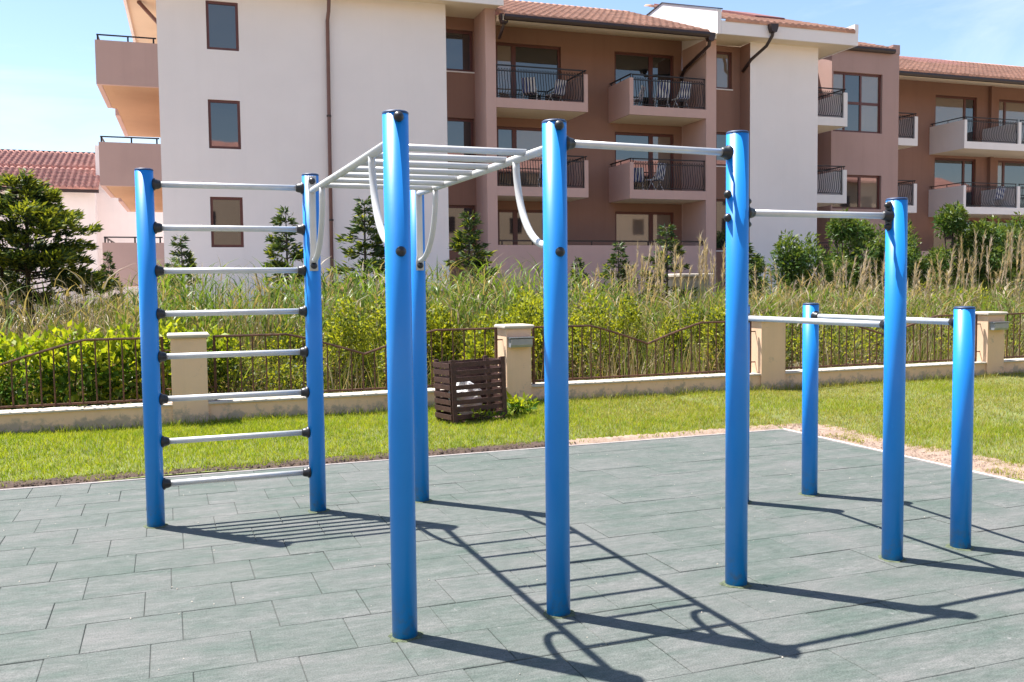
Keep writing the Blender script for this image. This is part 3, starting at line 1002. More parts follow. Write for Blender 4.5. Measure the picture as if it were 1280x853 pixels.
def balcony(x0, x1, y0, y1, zf, mat, left=None, right=None, mids=(), soffit='cream'):
    """slab with side walls where given (thickness)"""
    m = MB()
    m.box(x0, x1, y0, y1, zf - 0.30, zf)
    a, b = x0 + 0.03, x1 - 0.03
    if left: m.box(x0, x0 + left, y0, y1, zf, zf + 0.92); a = x0 + left + 0.02
    if right: m.box(x1 - right, x1, y0, y1, zf, zf + 0.92); b = x1 - right - 0.02
    for c in mids: m.box(c - 0.08, c + 0.08, y0, y1, zf, zf + 0.95)
    o = bp(m, "balcony", mat)
    s = MB(); s.add([(x0 + 0.03, y0 + 0.05, zf - 0.304), (x1 - 0.03, y0 + 0.05, zf - 0.304), (x1 - 0.03, y1, zf - 0.304), (x0 + 0.03, y1, zf - 0.304)], [(3, 2, 1, 0)])
    bp(s, "soffit", M[soffit], o)
    ret = None
    if left: ret = (x0 + left / 2, y0 + 0.02, y1)
    elif right: ret = (x1 - right / 2, y0 + 0.02, y1)
    spans = [a] + [v for c in mids for v in (c - 0.1, c + 0.1)] + [b]
    for i in range(0, len(spans), 2):
        railing(o, spans[i], spans[i + 1], y0 + 0.08, zf, ret=ret if i == 0 else None)
    return o
for f in FL[:2]:
    balcony(9.312, 12.49, Y1 + 0.003, 30.0, f, M['mauve'], right=0.13)
    balcony(14.01, 16.93, Y1 + 0.003, 30.0, f, M['mauve'], left=0.14)
# --- second recess
r2h = [(17.72, 18.36, z0, z1) for z0, z1 in ((8.46, 9.76), (5.75, 6.94), (2.75, 4.97 - 0.4))]
m = MB(); wall_holes(m, 17.33, 18.69, 0, 9.96, 28.97, r2h, 0.14)
bp(m, "wall", M['brown'])
for h in r2h: window(*h, 28.97, 0.14, fw=0.07, sill=True)
# --- second white block
m = MB()
m.add([(18.69, Y1, 0), (21.53, Y1, 0), (21.53, Y1, 10.0), (18.69, Y1, 10.0)], [(0, 1, 2, 3)])
m.add([(21.53, Y1, 0), (21.53, 31, 0), (21.53, 31, 10.0), (21.53, Y1, 10.0)], [(0, 1, 2, 3)])
bp(m, "wall", M['white'])
m = MB(); m.add([(18.69, Y1, 0), (18.69, 28.97, 0), (18.69, 28.97, 9.96), (18.69, Y1, 9.96)], [(3, 2, 1, 0)])
bp(m, "wall", M['brown'])
# --- recess with small white balconies
m = MB(); wall_holes(m, 21.53, 23.43, 0, 10.3, 31.0, [], 0.1)
bp(m, "wall", M['brown'])
m = MB(); m.box(22.62, 22.74, 30.93, 31.0, 7.56, 9.9); m.box(22.62, 22.74, 30.93, 31.0, 4.76, 7.2); bp(m, "door_frame", M['frame'])
for f in FL[:2]:
    balcony(21.533, 22.86, Y1 + 0.04, 31.0, f, M['balwhite'], right=0.16)
m = MB(); m.box(21.533, 22.86, Y1 + 0.04, 31.0, 1.66, 1.96); go_ = bp(m, "balcony", M['mauve']); railing(go_, 21.56, 22.83, Y1 + 0.12, 1.96)
# --- stair tower
B2 = [(23.50, 25.82, 7.38, 9.67), (23.50, 25.82, 4.42, 5.74)]
m = MB(); wall_holes(m, 23.43, 26.62, 0, 10.50, 30.0, B2, 0.16)
m.add([(23.43, 30, 0), (23.43, 31, 0), (23.43, 31, 10.5), (23.43, 30, 10.5)], [(3, 2, 1, 0)])
m.add([(26.62, 30, 0), (26.62, 33.6, 0), (26.62, 33.6, 10.5), (26.62, 30, 10.5)], [(0, 1, 2, 3)])
bp(m, "stair_tower_wall", M['taupe'])
window(*B2[0], 30.0, 0.16, cols=[(24.10, 0.07), (24.87, 0.09)], rows=[(8.52, 0.10)], fw=0.08)
window(*B2[1], 30.0, 0.16, cols=[(24.87, 0.10)], fw=0.08)
m = MB(); m.box(26.30, 26.635, 29.985, 33.6, 10.50, 10.86); bp(m, "parapet", M['taupe'])
# --- right wing
rwh = []
for f in FL:
    rwh += [(31.86, 34.24, f + 0.04, f + 2.38), (35.55, 37.6, f + 0.04, f + 2.38)]
m = MB(); wall_holes(m, 26.62, 44, 0, 10.5, 33.6, rwh, 0.14)
bp(m, "wall", M['brown'])
for i, h in enumerate(rwh):
    if i % 2 == 0: window(*h, 33.6, 0.14, cols=[(33.62, 0.12)], fw=0.09)
    else: window(*h, 33.6, 0.14, cols=[(36.0, 0.12)], fw=0.09)
m = MB(); m.box(34.92, 35.10, 33.42, 33.6, 0, 10.5); bp(m, "pilaster", M['brown'])
for f in FL[:2]:
    balcony(26.64, 29.05, 31.6, 33.6, f, M['balwhite'], right=0.16)
    balcony(31.55, 40.0, 31.6, 33.6, f, M['balwhite'], left=0.14, mids=(34.66,))
m = MB(); m.box(26.64, 44, 31.6, 31.75, 0, 2.85); bp(m, "parapet", M['mauve'])

# --- roofs
def roof(x0, x1, y0, z0, y1, z1, name="roof", mat='tile', period=0.25, amp=0.085, course=0.5):
    n = max(1, int(round((x1 - x0) / period)))
    per = 6
    nx = n * per
    L = math.hypot(y1 - y0, z1 - z0)
    nc = max(1, int(L / course))
    xs = np.linspace(x0, x1, nx + 1)
    prof = amp * np.abs(np.sin(np.pi * (np.arange(nx + 1) / per)))**0.8
    V = []; F = []
    cols = nx + 1
    sl = np.array([0, (y1 - y0) / L, (z1 - z0) / L]); nr = np.array([0, -(z1 - z0) / L, (y1 - y0) / L])
    rows = []
    rows.append((0.0, -0.05))
    for c in range(nc):
        rows.append((c * L / nc, 0.018)); rows.append(((c + 1) * L / nc, 0.0))
    for s, h in rows:
        base = np.array([0, y0, z0]) + sl * s
        P = np.zeros((cols, 3)); P[:, 0] = xs
        P[:, 1:] = base[1:] + nr[1:] * (h + (prof[:, None] if h > -0.04 else 0))
        V.append(P)
    V = np.concatenate(V)
    for r_ in range(len(rows) - 1):
        i = np.arange(nx) + r_ * cols
        F.append(np.stack([i, i + 1, i + cols + 1, i + cols], 1))
    V = V - np.array(BO)
    me = np_mesh(name, V, np.concatenate(F), [M[mat]])
    return link(name, me, bld)

def gutter(x0, x1, y, z, parent):
    m = MB()
    prof = [(0.0, 0.10), (-0.13, 0.10), (-0.14, 0.02), (-0.10, -0.05), (0.0, -0.06)]
    m.prism([(y + a, z + b) for a, b in prof], x0, x1, 'x')
    bp(m, "gutter", M['gutter'], parent)

def downpipe(pts, parent, r=0.06, mat='gutter', hopper=True):
    m = MB(); m.tube(pts, r, 10)
    if hopper:
        x, y, z = pts[0]
        m.prism([(-0.09, -0.12), (0.09, -0.12), (0.15, 0.05), (0.15, 0.15), (-0.15, 0.15), (-0.15, 0.05)], y - 0.10, y + 0.10, 'y')
        o = len(m.v)
        for i in range(o - 12, o): m.v[i] = (m.v[i][0] + x, m.v[i][1], m.v[i][2] + z)
    return bp(m, "downpipe", M[mat], parent)

# white block eave
m = MB()
m.box(-1.72, 9.34, 27.58, 27.66, 10.22, 10.70)
m.box(-1.72, -1.64, 27.66, 39, 10.22, 10.70)
bp(m, "fascia", M['white'])
m = MB(); m.box(-1.64, 9.34, 27.66, 39, 10.32, 10.42); bp(m, "soffit", M['cream'])
roof(-1.72, 9.34, 27.62, 10.68, 34, 13.0)
downpipe([(4.04, 27.9, 10.35), (4.04, 28.10, 9.75), (4.02, 28.24, 9.5), (4.0, 28.24, 6), (3.98, 28.24, 0.2)], bld, 0.055, 'pipe', False)
m = MB()
for z in (6.7, 3.6): m.lathe([(0.066, z - 0.03), (0.07, z), (0.066, z + 0.03)], (4.0, 28.24, 0), (0, 0, 1), 10)
bp(m, "pipe_bracket", M['gutter'])
m = MB(); m.tube([(-1.3, 30.6, 10.27), (-0.80, 31.6, 9.95)], 0.06, 8); bp(m, "side_pipe", M['pipe'])
# balcony bay roof: sloping soffit, gutter, tiles
m = MB(); m.prism([(27.66, 9.80), (30.0, 10.30), (30.0, 10.5), (27.66, 9.98)], 9.345, 16.925, 'x'); bp(m, "soffit", M['cream'])
rf = roof(9.345, 16.62, 27.56, 9.95, 33.9, 12.36)
gutter(9.36, 16.6, 27.64, 9.86, rf)
m = MB(); m.prism([(33.2, 12.0), (34.6, 12.0), (34.6, 12.36), (33.9, 12.40), (33.5, 12.26)], 9.345, 16.9, 'x'); bp(m, "ridge", M['roofred'], rf)
downpipe([(16.68, 27.66, 9.82), (16.70, 27.76, 9.58), (16.80, 29.55, 9.22), (16.86, 29.9, 9.05), (16.86, 29.9, 7.6)], rf)
downpipe([(9.42, 27.80, 9.86), (9.42, 27.9, 9.66), (9.40, 28.25, 9.40)], rf, 0.05)
# gable wall and second white block's eave
m = MB(); m.prism([(27.6, 9.96), (27.6, 10.76), (31.46, 12.06), (33.6, 11.86), (33.6, 9.96)], 16.93, 17.08, 'x'); bp(m, "gable_wall", M['white'])
m = MB(); m.prism([(27.57, 10.76), (27.57, 10.80), (31.46, 12.10), (33.6, 11.90), (33.6, 11.86), (31.46, 12.06)], 16.90, 17.11, 'x'); bp(m, "gable_flashing", M['gutter'])
m = MB(); m.box(17.08, 22.65, 27.58, 27.66, 9.96, 10.40); m.box(22.50, 22.655, 27.574, 31, 10.40, 10.70); m.box(22.57, 22.65, 27.66, 31.0, 9.96, 10.40); bp(m, "fascia", M['white'])
m = MB(); m.box(17.08, 22.57, 27.66, 31.0, 9.985, 10.08); bp(m, "soffit", M['cream'])
rf2 = roof(17.20, 22.50, 27.54, 10.42, 33.5, 12.56)
m = MB(); m.prism([(30.3, 11.40), (30.3, 11.58), (32.6, 12.42), (32.6, 12.2)], 20.2, 21.5, 'x'); bp(m, "roof_hatch", M['roofred'], rf2)
m = MB(); m.prism([(31.0, 11.65), (31.0, 11.80), (33.2, 12.60), (33.2, 12.4)], 17.5, 19.1, 'x'); bp(m, "roof_hatch", M['roofred'], rf2)
downpipe([(19.02, 27.46, 10.24), (19.02, 27.50, 10.02), (18.95, 27.75, 9.72), (18.66, 28.24, 9.35), (18.62, 28.7, 9.05)], rf2, 0.055)
# stair tower roof and right wing roof
m = MB(); m.box(23.43, 26.29, 30.05, 33.6, 10.40, 10.52); bp(m, "roof_slab", M['mauve'])
rf4 = roof(23.2, 26.28, 29.86, 10.62, 34.0, 12.1)
gutter(23.2, 26.28, 29.93, 10.53, rf4)
m = MB(); m.prism([(31.3, 10.02), (33.6, 10.50), (33.6, 10.7), (31.3, 10.2)], 26.645, 44, 'x'); bp(m, "soffit", M['cream'])
rf3 = roof(26.65, 44, 31.16, 10.22, 37.2, 12.50)
gutter(26.65, 44, 31.28, 10.10, rf3)
m = MB(); m.prism([(36.4, 12.2), (37.6, 12.2), (37.6, 12.62), (37.0, 12.66), (36.6, 12.45)], 26.65, 32.0, 'x'); bp(m, "ridge", M['roofred'], rf3)
m = MB(); m.prism([(34.9, 11.55), (34.9, 11.72), (37.1, 12.56), (37.1, 12.3)], 32.0, 35.6, 'x'); bp(m, "roof_hatch", M['roofred'], rf3)
# balconies on the left end wall
for f, closed in ((7.56, 1), (4.76, 1), (1.96, 1)):
    m = MB()
    zb = f - 0.27
    m.box(-2.37, -0.752, Y1 - 0.0, Y1 + 0.14, zb, f + 0.94)
    m.box(-2.37, -2.24, Y1 + 0.14, 31.95, zb, f + 0.94)
    m.box(-2.24, -2.1, 33.2, 37.6, zb, f + 0.94)
    o = bp(m, "balcony", M['mauve'])
    s = MB(); s.box(-2.23, -0.752, Y1 + 0.14, 32.0, zb, zb + 0.2); s.box(-2.10, -0.752, 32.0, 37.6, zb + 0.01, zb + 0.2)
    bp(s, "soffit", M['peach'], o)
    h = MB()
    zt = f + 0.94
    h.box(-2.33, -0.78, Y1 + 0.05, Y1 + 0.09, zt + 0.14, zt + 0.175)
    h.box(-2.33, -2.29, Y1 + 0.09, 31.9, zt + 0.14, zt + 0.175)
    for x in (-2.30, -1.52, -0.85): h.box(x - 0.022, x + 0.022, Y1 + 0.055, Y1 + 0.085, zt, zt + 0.14)
    for y in (29.5, 30.7, 31.8): h.box(-2.325, -2.295, y - 0.02, y + 0.02, zt, zt + 0.14)
    bp(h, "handrail", M['iron'], o)

# ------------------------------------------------------------------ striped balcony chairs
def make_chair():
    r0 = empty("balcony_chair", (0, 0, 0))
    for sx in (-1, 1):
        m = MB(); m.tube([(sx * 0.24, -0.22, 0), (sx * 0.24, 0.22, 0.62)], 0.014, 6); m.build("leg", M['chair'], r0)
        m = MB(); m.tube([(sx * 0.24, 0.26, 0), (sx * 0.24, -0.02, 0.42)], 0.014, 6); m.build("leg", M['chair'], r0)
    m = MB(); m.box(-0.24, 0.24, -0.24, 0.22, 0.42, 0.455); m.build("seat", M['stripes'], r0)
    m = MB(); m.prism([(0.20, 0.45), (0.24, 0.45), (0.36, 0.98), (0.32, 0.98)], -0.24, 0.24, 'x'); m.build("backrest", M['stripes'], r0)
    return r0
def copy_tree(o, parent=None):
    c = o.copy(); COL.objects.link(c)
    if parent is not None: c.parent = parent
    for ch in o.children: copy_tree(ch, c)
    return c
chair0 = make_chair()
def local(x, y, z):
    return (x * ct - y * st_, x * st_ + y * ct, z)
chairs = [(10.75, 29.1, 7.56, 150, "blue striped folding chair, left one on the top balcony above the tall front post"),
          (11.65, 29.15, 7.56, 200, "blue striped folding chair, right one on the top balcony above the tall front post"),
          (15.55, 29.0, 7.56, 170, "blue striped folding chair left of its twin on the top balcony with a side wall"),
          (16.30, 29.0, 7.56, 190, "blue striped folding chair beside the pilaster on the top balcony with a side wall"),
          (14.62, 29.2, 7.56, 230, "striped folding chair in the walled corner of the top balcony"),
          (11.25, 29.1, 4.76, 170, "striped folding chair on the middle balcony behind the monkey bars"),
          (14.65, 29.15, 4.76, 160, "striped folding chair in the walled corner of the middle balcony"),
          (15.35, 29.1, 4.76, 205, "striped folding chair facing the railing of the middle balcony under the high bar"),
          (34.2, 32.4, 4.76, 175, "striped folding chair on the middle balcony of the right wing")]
for i, (x, y, z, a, lb) in enumerate(chairs):
    c = chair0 if i == 0 else copy_tree(chair0)
    c.scale = (0.95, 0.95, 0.82 if i in (0, 1, 4, 5, 6) else 1.0)
    c.location = local(x, y, z + 0.002); c.rotation_euler = (0, 0, R(a) + TH)
    tag(c, lb, "chair", "striped folding chairs on the balconies")

# ------------------------------------------------------------------ pale house on the left
HX, HY = -5.2, 44.0
hs = tag(empty("tiled_house", (HX, HY, 0)), "pale pink house with a red tiled roof behind the conifer tree", "house")
ho = (HX, HY, 0)
m = MB(); m.box(-13, -2.75, 44, 56, 0, 5.95); m.box(-2.75, 8, 45.2, 56, 0, 8.0); m.build("wall", M['pinkwall'], hs, off=ho)
def roof_at(x0, x1, y0, z0, y1, z1, parent, o, mat):
    global BO, bld
    ob, obl = BO, bld
    BO, bld = o, parent
    r_ = roof(x0, x1, y0, z0, y1, z1, mat=mat)
    BO, bld = ob, obl
    return r_
hr = roof_at(-13.3, -2.55, 43.4, 5.92, 46.6, 7.12, hs, ho, 'tile_red')
m = MB(); m.box(-13.3, -2.55, 43.42, 43.55, 5.74, 5.90); m.build("gutter", M['gutter'], hr, off=ho)
m = MB(); m.box(-13.2, -2.7, 46.5, 46.7, 6.9, 7.12); m.build("roof_step", M['gutter'], hr, off=ho)
hr2 = roof_at(-13.3, -2.55, 46.4, 7.14, 50, 8.25, hs, ho, 'tile_red')
m = MB(); m.box(-13.3, -2.55, 49.9, 50.2, 8.1, 8.32); m.build("ridge", M['gutter'], hr2, off=ho)

# building across the playground, seen as the reflection in the windows
op = tag(empty("opposite_building", (6, -30, 0)), kind="structure")
m = MB()
holes = [(x, x + 1.3, z, z + 1.5) for x in np.arange(-42, 92, 3.6) for z in (1.0, 4.0, 7.0, 10.0)]
wall_holes(m, -30, 44, 0, 10, -30, [], 0.1)
m.v = []; m.f = []; m.mi = []; m.sm = []
m.box(-45, 95, -42, -30, 0, 13.0)
m.build("wall", M['tan'], op, off=(6, -30, 0))
m = MB()
for a, b, c, d in holes: m.box(a, b, -29.99, -29.95, c, d)
w_ = m.build("windows", M['gutter'], op, off=(6, -30, 0)); w_["kind"] = "stuff"
m = MB(); m.prism([(-29.2, 13.0), (-29.2, 13.2), (-36, 15.6), (-43, 13.2), (-43, 13.0)], -45.5, 95.5, 'x'); m.build("roof", M['tile_red'], op, off=(6, -30, 0))

# ------------------------------------------------------------------ field behind the wall
def field_z(X, Y):
    return np.clip((Y - 12.5) / 14.0, 0, 1) * 0.55 + 0.05 * np.sin(X * 1.3 + Y) + 0.04 * np.sin(Y * 2.1 - X * 0.6) + 0.05
sheet("field", -40, 60, 11.36, 60, 120, 60, lambda X, Y: np.where(Y > 27.9, 0.35, field_z(X, Y)), M['earth'])
M['bounce'] = plain("pale_bounce", (0.52, 0.48, 0.43), 0.9, 0, 0.12, 2, 0.2, 30)
pv = MB(); pv.box(-40, 50, 24.6, 60, 0.30, 0.66)  # pale slab added behind the planting to bounce sunlight onto shaded facades
tag(pv.build("bounce_slab", M['bounce']), kind="structure")
def fz1(x, y): return float(field_z(np.array([x]), np.array([y]))[0])

# ------------------------------------------------------------------ lawn grass
def scatter(n, x0, x1, y0, y1):
    return np.stack([rng.uniform(x0, x1, n), rng.uniform(y0, y1, n), np.zeros(n)], 1)
def patch(x, y):
    return 0.5 + 0.25 * np.sin(1.9 * x + 1.1 * np.sin(1.3 * y + 0.7)) + 0.25 * np.sin(2.7 * y - 1.4 * x + 2.0 * np.sin(0.8 * x))
gp = []
def add_grass(pos, zf, hmin, hmax, dens_edge=None):
    x, y = pos[:, 0], pos[:, 1]
    pos[:, 2] = zf(x, y) - 0.004
    n = len(pos)
    p = patch(x, y)
    h = rng.uniform(hmin, hmax, n) * (0.75 + 0.5 * p)
    V, F = blades(pos, rng.normal(size=(n, 2)), h, rng.uniform(0.004, 0.008, n), h * rng.uniform(0.2, 0.9, n), 2)
    dryp = np.clip(0.10 + 0.62 * (0.5 + 0.5 * np.tanh((x - 4.2) / 2.2)) * (1.25 - p) , 0, 0.75)
    mi = np.repeat((rng.uniform(size=n) < dryp).astype(int), 2)
    gp.append((V, F, mi))
def rag(t):
    return 0.5 + 0.22 * np.sin(t * 5.1 + 2 * np.sin(t * 2.3)) + 0.16 * np.sin(t * 17.0 + 3 * np.sin(t * 7.1)) + 0.12 * np.sin(t * 41.0 + 2 * np.sin(t * 13.0))
pos = scatter(95000, -2.6, 6.3, 8.10, 11.09)
edge = MY1 + 0.06 + np.where(pos[:, 0] > 3.4, 0.06, 0.15) * rag(pos[:, 0]) + rng.normal(0, 0.015, len(pos))
pos = pos[pos[:, 1] > edge]
add_grass(pos, lambda x, y: lawn_z(x, y), 0.03, 0.07)
pos = scatter(170000, 6.12, 14.5, 4.2, 11.09)
edge = MX1 + 0.12 + 0.42 * rag(pos[:, 1]) + rng.normal(0, 0.04, len(pos))
keep = (pos[:, 0] > edge) & ((pos[:, 0] > 6.3) | (pos[:, 1] < 8.2))
keep &= rng.uniform(size=len(pos)) < np.clip(1.25 - 0.06 * (pos[:, 0] - 6.3) - 0.5 * (1 - patch(pos[:, 0] * 1.4, pos[:, 1] * 1.4)), 0.3, 1)
add_grass(pos[keep], lambda x, y: lawn_z2(x, y), 0.025, 0.06)
# taller fringe against the wall foot and stray tufts in the bare soil
pos = scatter(6000, -2.6, 14.5, 10.90, 11.07)
pos = pos[rng.uniform(size=len(pos)) < 0.15 + 0.85 * patch(pos[:, 0] * 3, pos[:, 1])]
add_grass(pos, lambda x, y: lawn_z(x, y) * 0 + 0.03, 0.06, 0.14)
pos = scatter(2500, -2.6, 6.0, MY1 + 0.05, MY1 + 0.25)
add_grass(pos[patch(pos[:, 0] * 3, pos[:, 1]) > 0.5], lambda x, y: y * 0 + 0.02, 0.02, 0.045)
pos = scatter(7000, MX1 + 0.08, MX1 + 0.55, 4.0, 8.2)
add_grass(pos[patch(pos[:, 0] * 4, pos[:, 1] * 2.4) > 0.62], lambda x, y: y * 0 + 0.012, 0.02, 0.05)
tag(link("grass", cat_mesh("grass", gp, [M['grass'], M['grass_dry']])), kind="stuff")

# crumbs of soil and small stones along the edges of the mat
def crumbs(n, x0, x1, y0, y1, smin, smax, mat, name, z=0.02):
    p = scatter(n, x0, x1, y0, y1)
    sz = rng.uniform(smin, smax, n) ** 1.0
    p[:, 2] = z
    base = np.array([[1, 0, 0], [-1, 0, 0], [0, 1, 0], [0, -1, 0], [0, 0, 0.8], [0, 0, -0.8]], float)
    V = p[:, None, :] + base[None] * sz[:, None, None] * rng.uniform(0.6, 1.3, (n, 6, 1))
    q = np.array([[0, 2, 4, 4], [2, 1, 4, 4], [1, 3, 4, 4], [3, 0, 4, 4]])
    f = [(0, 2, 4), (2, 1, 4), (1, 3, 4), (3, 0, 4)]
    me = bpy.data.meshes.new(name)
    me.from_pydata(V.reshape(-1, 3).tolist(), [], [tuple(i + 6 * j for i in t) for j in range(n) for t in f])
    me.materials.append(mat)
    tag(link(name, me), kind="stuff")
crumbs(2600, -2.6, 3.7, MY1 + 0.04, MY1 + 0.30, 0.004, 0.014, M['soil'], "soil_crumbs")
crumbs(170, -1.2, MX1, 2.6, MY1, 0.002, 0.0055, M['coping'], "loose_grit", 0.003)
crumbs(3600, MX1 + 0.04, MX1 + 0.55, 3.8, MY1 + 0.2, 0.003, 0.011, M['drysoil'], "gravel")

# ------------------------------------------------------------------ reeds and dry plumes
rp = []
def add_reeds(n, x0, x1, y0, y1, hmin, hmax, wmin, wmax, dry, base=0.0):
    pos = scatter(n, x0, x1, y0, y1)
    clump = patch(pos[:, 0] * 1.7 + 3, pos[:, 1] * 1.3)
    pos = pos[rng.uniform(size=n) < 0.25 + 0.9 * clump]
    m_ = len(pos)
    pos[:, 2] = field_z(pos[:, 0], pos[:, 1]) - 0.02
    cl = patch(pos[:, 0] * 1.7 + 3, pos[:, 1] * 1.3)
    h = rng.uniform(hmin, hmax, m_) * (0.72 + 0.45 * cl)
    V, F = blades(pos, rng.normal(size=(m_, 2)), h, rng.uniform(wmin, wmax, m_), h * rng.beta(1.3, 3.0, m_) * 0.9, 4)
    mi = np.repeat((rng.uniform(size=m_) < np.clip(dry + 0.5 * (patch(pos[:, 0] * 0.8, pos[:, 1] * 0.9 + 5) - 0.5), 0, 1)).astype(int), 4)
    rp.append((V, F, mi))
add_reeds(2600, -0.6, 4.6, 13.2, 17.0, 0.9, 1.6, 0.014, 0.03, 0.5)      # behind the ladder
add_reeds(6500, -6.5, -0.4, 13.0, 20.0, 0.85, 1.55, 0.010, 0.026, 0.66)
add_reeds(4200, 4.6, 11.0, 13.6, 18.0, 0.8, 1.40, 0.012, 0.032, 0.42)
add_reeds(11000, 11.0, 21.0, 12.4, 20.0, 0.70, 1.35, 0.012, 0.030, 0.50)
add_reeds(6500, -5.0, 17.0, 11.6, 12.6, 0.25, 0.95, 0.008, 0.018, 0.55)     # thin stems close behind the railing
tag(link("reeds", cat_mesh("reeds", rp, [M['reed'], M['reed_dry']])), kind="stuff")

# broad arching cane leaves on upright stalks
rp = []
def canes(n, x0, x1, y0, y1, h0, h1, dry):
    st = scatter(n, x0, x1, y0, y1)
    cl = patch(st[:, 0] * 1.3 + 1, st[:, 1] * 1.1)
    st = st[rng.uniform(size=n) < 0.25 + 0.85 * cl]
    m_ = len(st)
    st[:, 2] = field_z(st[:, 0], st[:, 1]) - 0.02
    H = rng.uniform(h0, h1, m_)
    ln = rng.normal(0, 1, (m_, 2))
    bd = rng.uniform(0.02, 0.22, m_)
    dr = rng.uniform(size=m_) < dry
    V, F = blades(st, ln, H, np.full(m_, 0.016), bd, 4)
    rp.append((V, F, np.repeat(np.where(dr, 1, 0), 4)))
    for k_ in range(9):
        t = 0.22 + 0.085 * k_ + rng.uniform(-0.03, 0.03, m_)
        c = st.copy()
        u_ = ln / np.linalg.norm(ln, axis=1, keepdims=True)
        c[:, :2] += u_ * (bd * t ** 1.8)[:, None]
        c[:, 2] += H * t
        L = rng.uniform(0.22, 0.5, m_)
        V, F = blades(c, rng.normal(size=(m_, 2)), L * rng.uniform(0.5, 1.0, m_), rng.uniform(0.014, 0.036, m_), L * rng.uniform(0.5, 1.1, m_), 3)
        lowdry = (rng.uniform(size=m_) < np.clip(dry * 0.8 + 0.35 * (t < 0.4), 0, 1)) | (dr & (rng.uniform(size=m_) < 0.7))
        rp.append((V, F, np.repeat(np.where(lowdry, 1, 0), 3)))
canes(900, -0.4, 4.5, 12.9, 17.0, 1.15, 1.85, 0.22)
canes(500, 4.4, 7.2, 13.2, 17.0, 1.15, 1.85, 0.25)
canes(420, 7.2, 12.0, 13.4, 16.5, 0.8, 1.35, 0.35)
canes(900, 11.0, 16.0, 12.6, 17.0, 0.8, 1.35, 0.45)
canes(650, -6.5, -0.3, 13.2, 18.0, 0.9, 1.7, 0.62)
tag(link("cane_leaves", cat_mesh("cane_leaves", rp, [M['cane'], M['reed_dry']])), kind="stuff")

pp = []
def plumes(n, x0, x1, y0, y1, h0, h1):
    for i in range(n):
        x, y = random.uniform(x0, x1), random.uniform(y0, y1)
        h = random.uniform(h0, h1); z = fz1(x, y)
        lx, ly = random.gauss(0.05, 0.16), random.gauss(0, 0.10)
        b = np.array([[x, y, z]])
        V, F = blades(b, np.array([[lx, ly]]), np.array([h]), np.array([0.012]), np.array([math.hypot(lx, ly)]), 4)
        pp.append((V, F, 1))
        k_ = 64
        t = rng.uniform(0.66, 1.0, k_)
        c = np.stack([x + lx * t ** 1.8, y + ly * t ** 1.8, z + h * t], 1)
        ld = np.stack([lx * 2 + rng.normal(0, 0.25, k_), ly * 2 + rng.normal(0, 0.25, k_)], 1)
        V, F = blades(c, ld, rng.uniform(0.10, 0.22, k_) * h / 1.8, rng.uniform(0.009, 0.017, k_), rng.uniform(0.03, 0.10, k_), 2)
        pp.append((V, F, 0))
plumes(34, 8.0, 10.8, 14.5, 17.0, 1.55, 2.15)
plumes(14, 6.2, 8.6, 14.0, 16.5, 1.25, 1.7)
plumes(70, 13.2, 19.0, 13.5, 18.0, 1.25, 1.95)
plumes(44, 16.4, 20.5, 14.0, 17.0, 1.7, 2.5)
plumes(30, 11.0, 14.5, 13.5, 17.0, 1.1, 1.7)
plumes(16, -0.4, 4.4, 14.0, 16.5, 1.2, 1.75)
plumes(14, -4.5, -0.4, 13.0, 15.5, 0.9, 1.35)
tag(link("plume_grass", cat_mesh("plume_grass", pp, [M['plume'], M['reed_dry']])), kind="stuff")

# scrub: leafy tangle right behind the railing
sp_ = []
def scrub(n, x0, x1, y0, y1, ztop, size, mats=(0, 1), dark=0.35):
    # clumps
    nc = max(6, int((x1 - x0) * (y1 - y0) * 2.2))
    cc = np.stack([rng.uniform(x0, x1, nc), rng.uniform(y0, y1, nc)], 1)
    ch = rng.uniform(0.55, 1.0, nc) * ztop
    cr = rng.uniform(0.22, 0.5, nc)
    ci = rng.integers(0, nc, n)
    d = unit(rng.normal(size=(n, 3))); d[:, 2] = np.abs(d[:, 2])
    rad = rng.uniform(0.25, 1, n) ** 0.45
    p = np.zeros((n, 3))
    p[:, 0] = cc[ci, 0] + d[:, 0] * cr[ci] * rad
    p[:, 1] = cc[ci, 1] + d[:, 1] * cr[ci] * rad
    z0 = field_z(p[:, 0], p[:, 1])
    p[:, 2] = z0 + np.maximum(0.03, d[:, 2] * ch[ci] * rad)
    p[:, 1] = np.maximum(p[:, 1], 11.42)
    dirs = rng.normal(size=(n, 3)) + d * 0.8 + np.array([0, -0.1, 0.3])
    V, F = leaves(p, dirs, rng.uniform(0.6, 1.3, n) * size, rng.uniform(0.6, 1.2, n) * size * 0.55)
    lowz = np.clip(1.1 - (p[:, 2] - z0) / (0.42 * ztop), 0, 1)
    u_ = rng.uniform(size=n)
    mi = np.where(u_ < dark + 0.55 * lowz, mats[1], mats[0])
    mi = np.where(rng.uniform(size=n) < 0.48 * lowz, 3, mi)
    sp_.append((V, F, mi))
    # twigs from the ground up through each clump
    tn = nc * 16
    ti = rng.integers(0, nc, tn)
    b = np.stack([cc[ti, 0] + rng.normal(0, 0.12, tn), np.maximum(cc[ti, 1] + rng.normal(0, 0.12, tn), 11.42), np.zeros(tn)], 1)
    b[:, 2] = field_z(b[:, 0], b[:, 1]) - 0.02
    V, F = blades(b, rng.normal(size=(tn, 2)), ch[ti] * rng.uniform(0.25, 1.05, tn), rng.uniform(0.008, 0.016, tn), rng.uniform(0.05, 0.55, tn), 3)
    sp_.append((V, F, 2))
scrub(24000, 1.9, 4.4, 11.7, 13.4, 1.48, 0.065, dark=0.15)
scrub(24000, 4.4, 7.4, 11.8, 13.6, 1.52, 0.065, dark=0.15)
scrub(16000, 7.4, 9.4, 11.7, 13.8, 1.32, 0.06, dark=0.28)
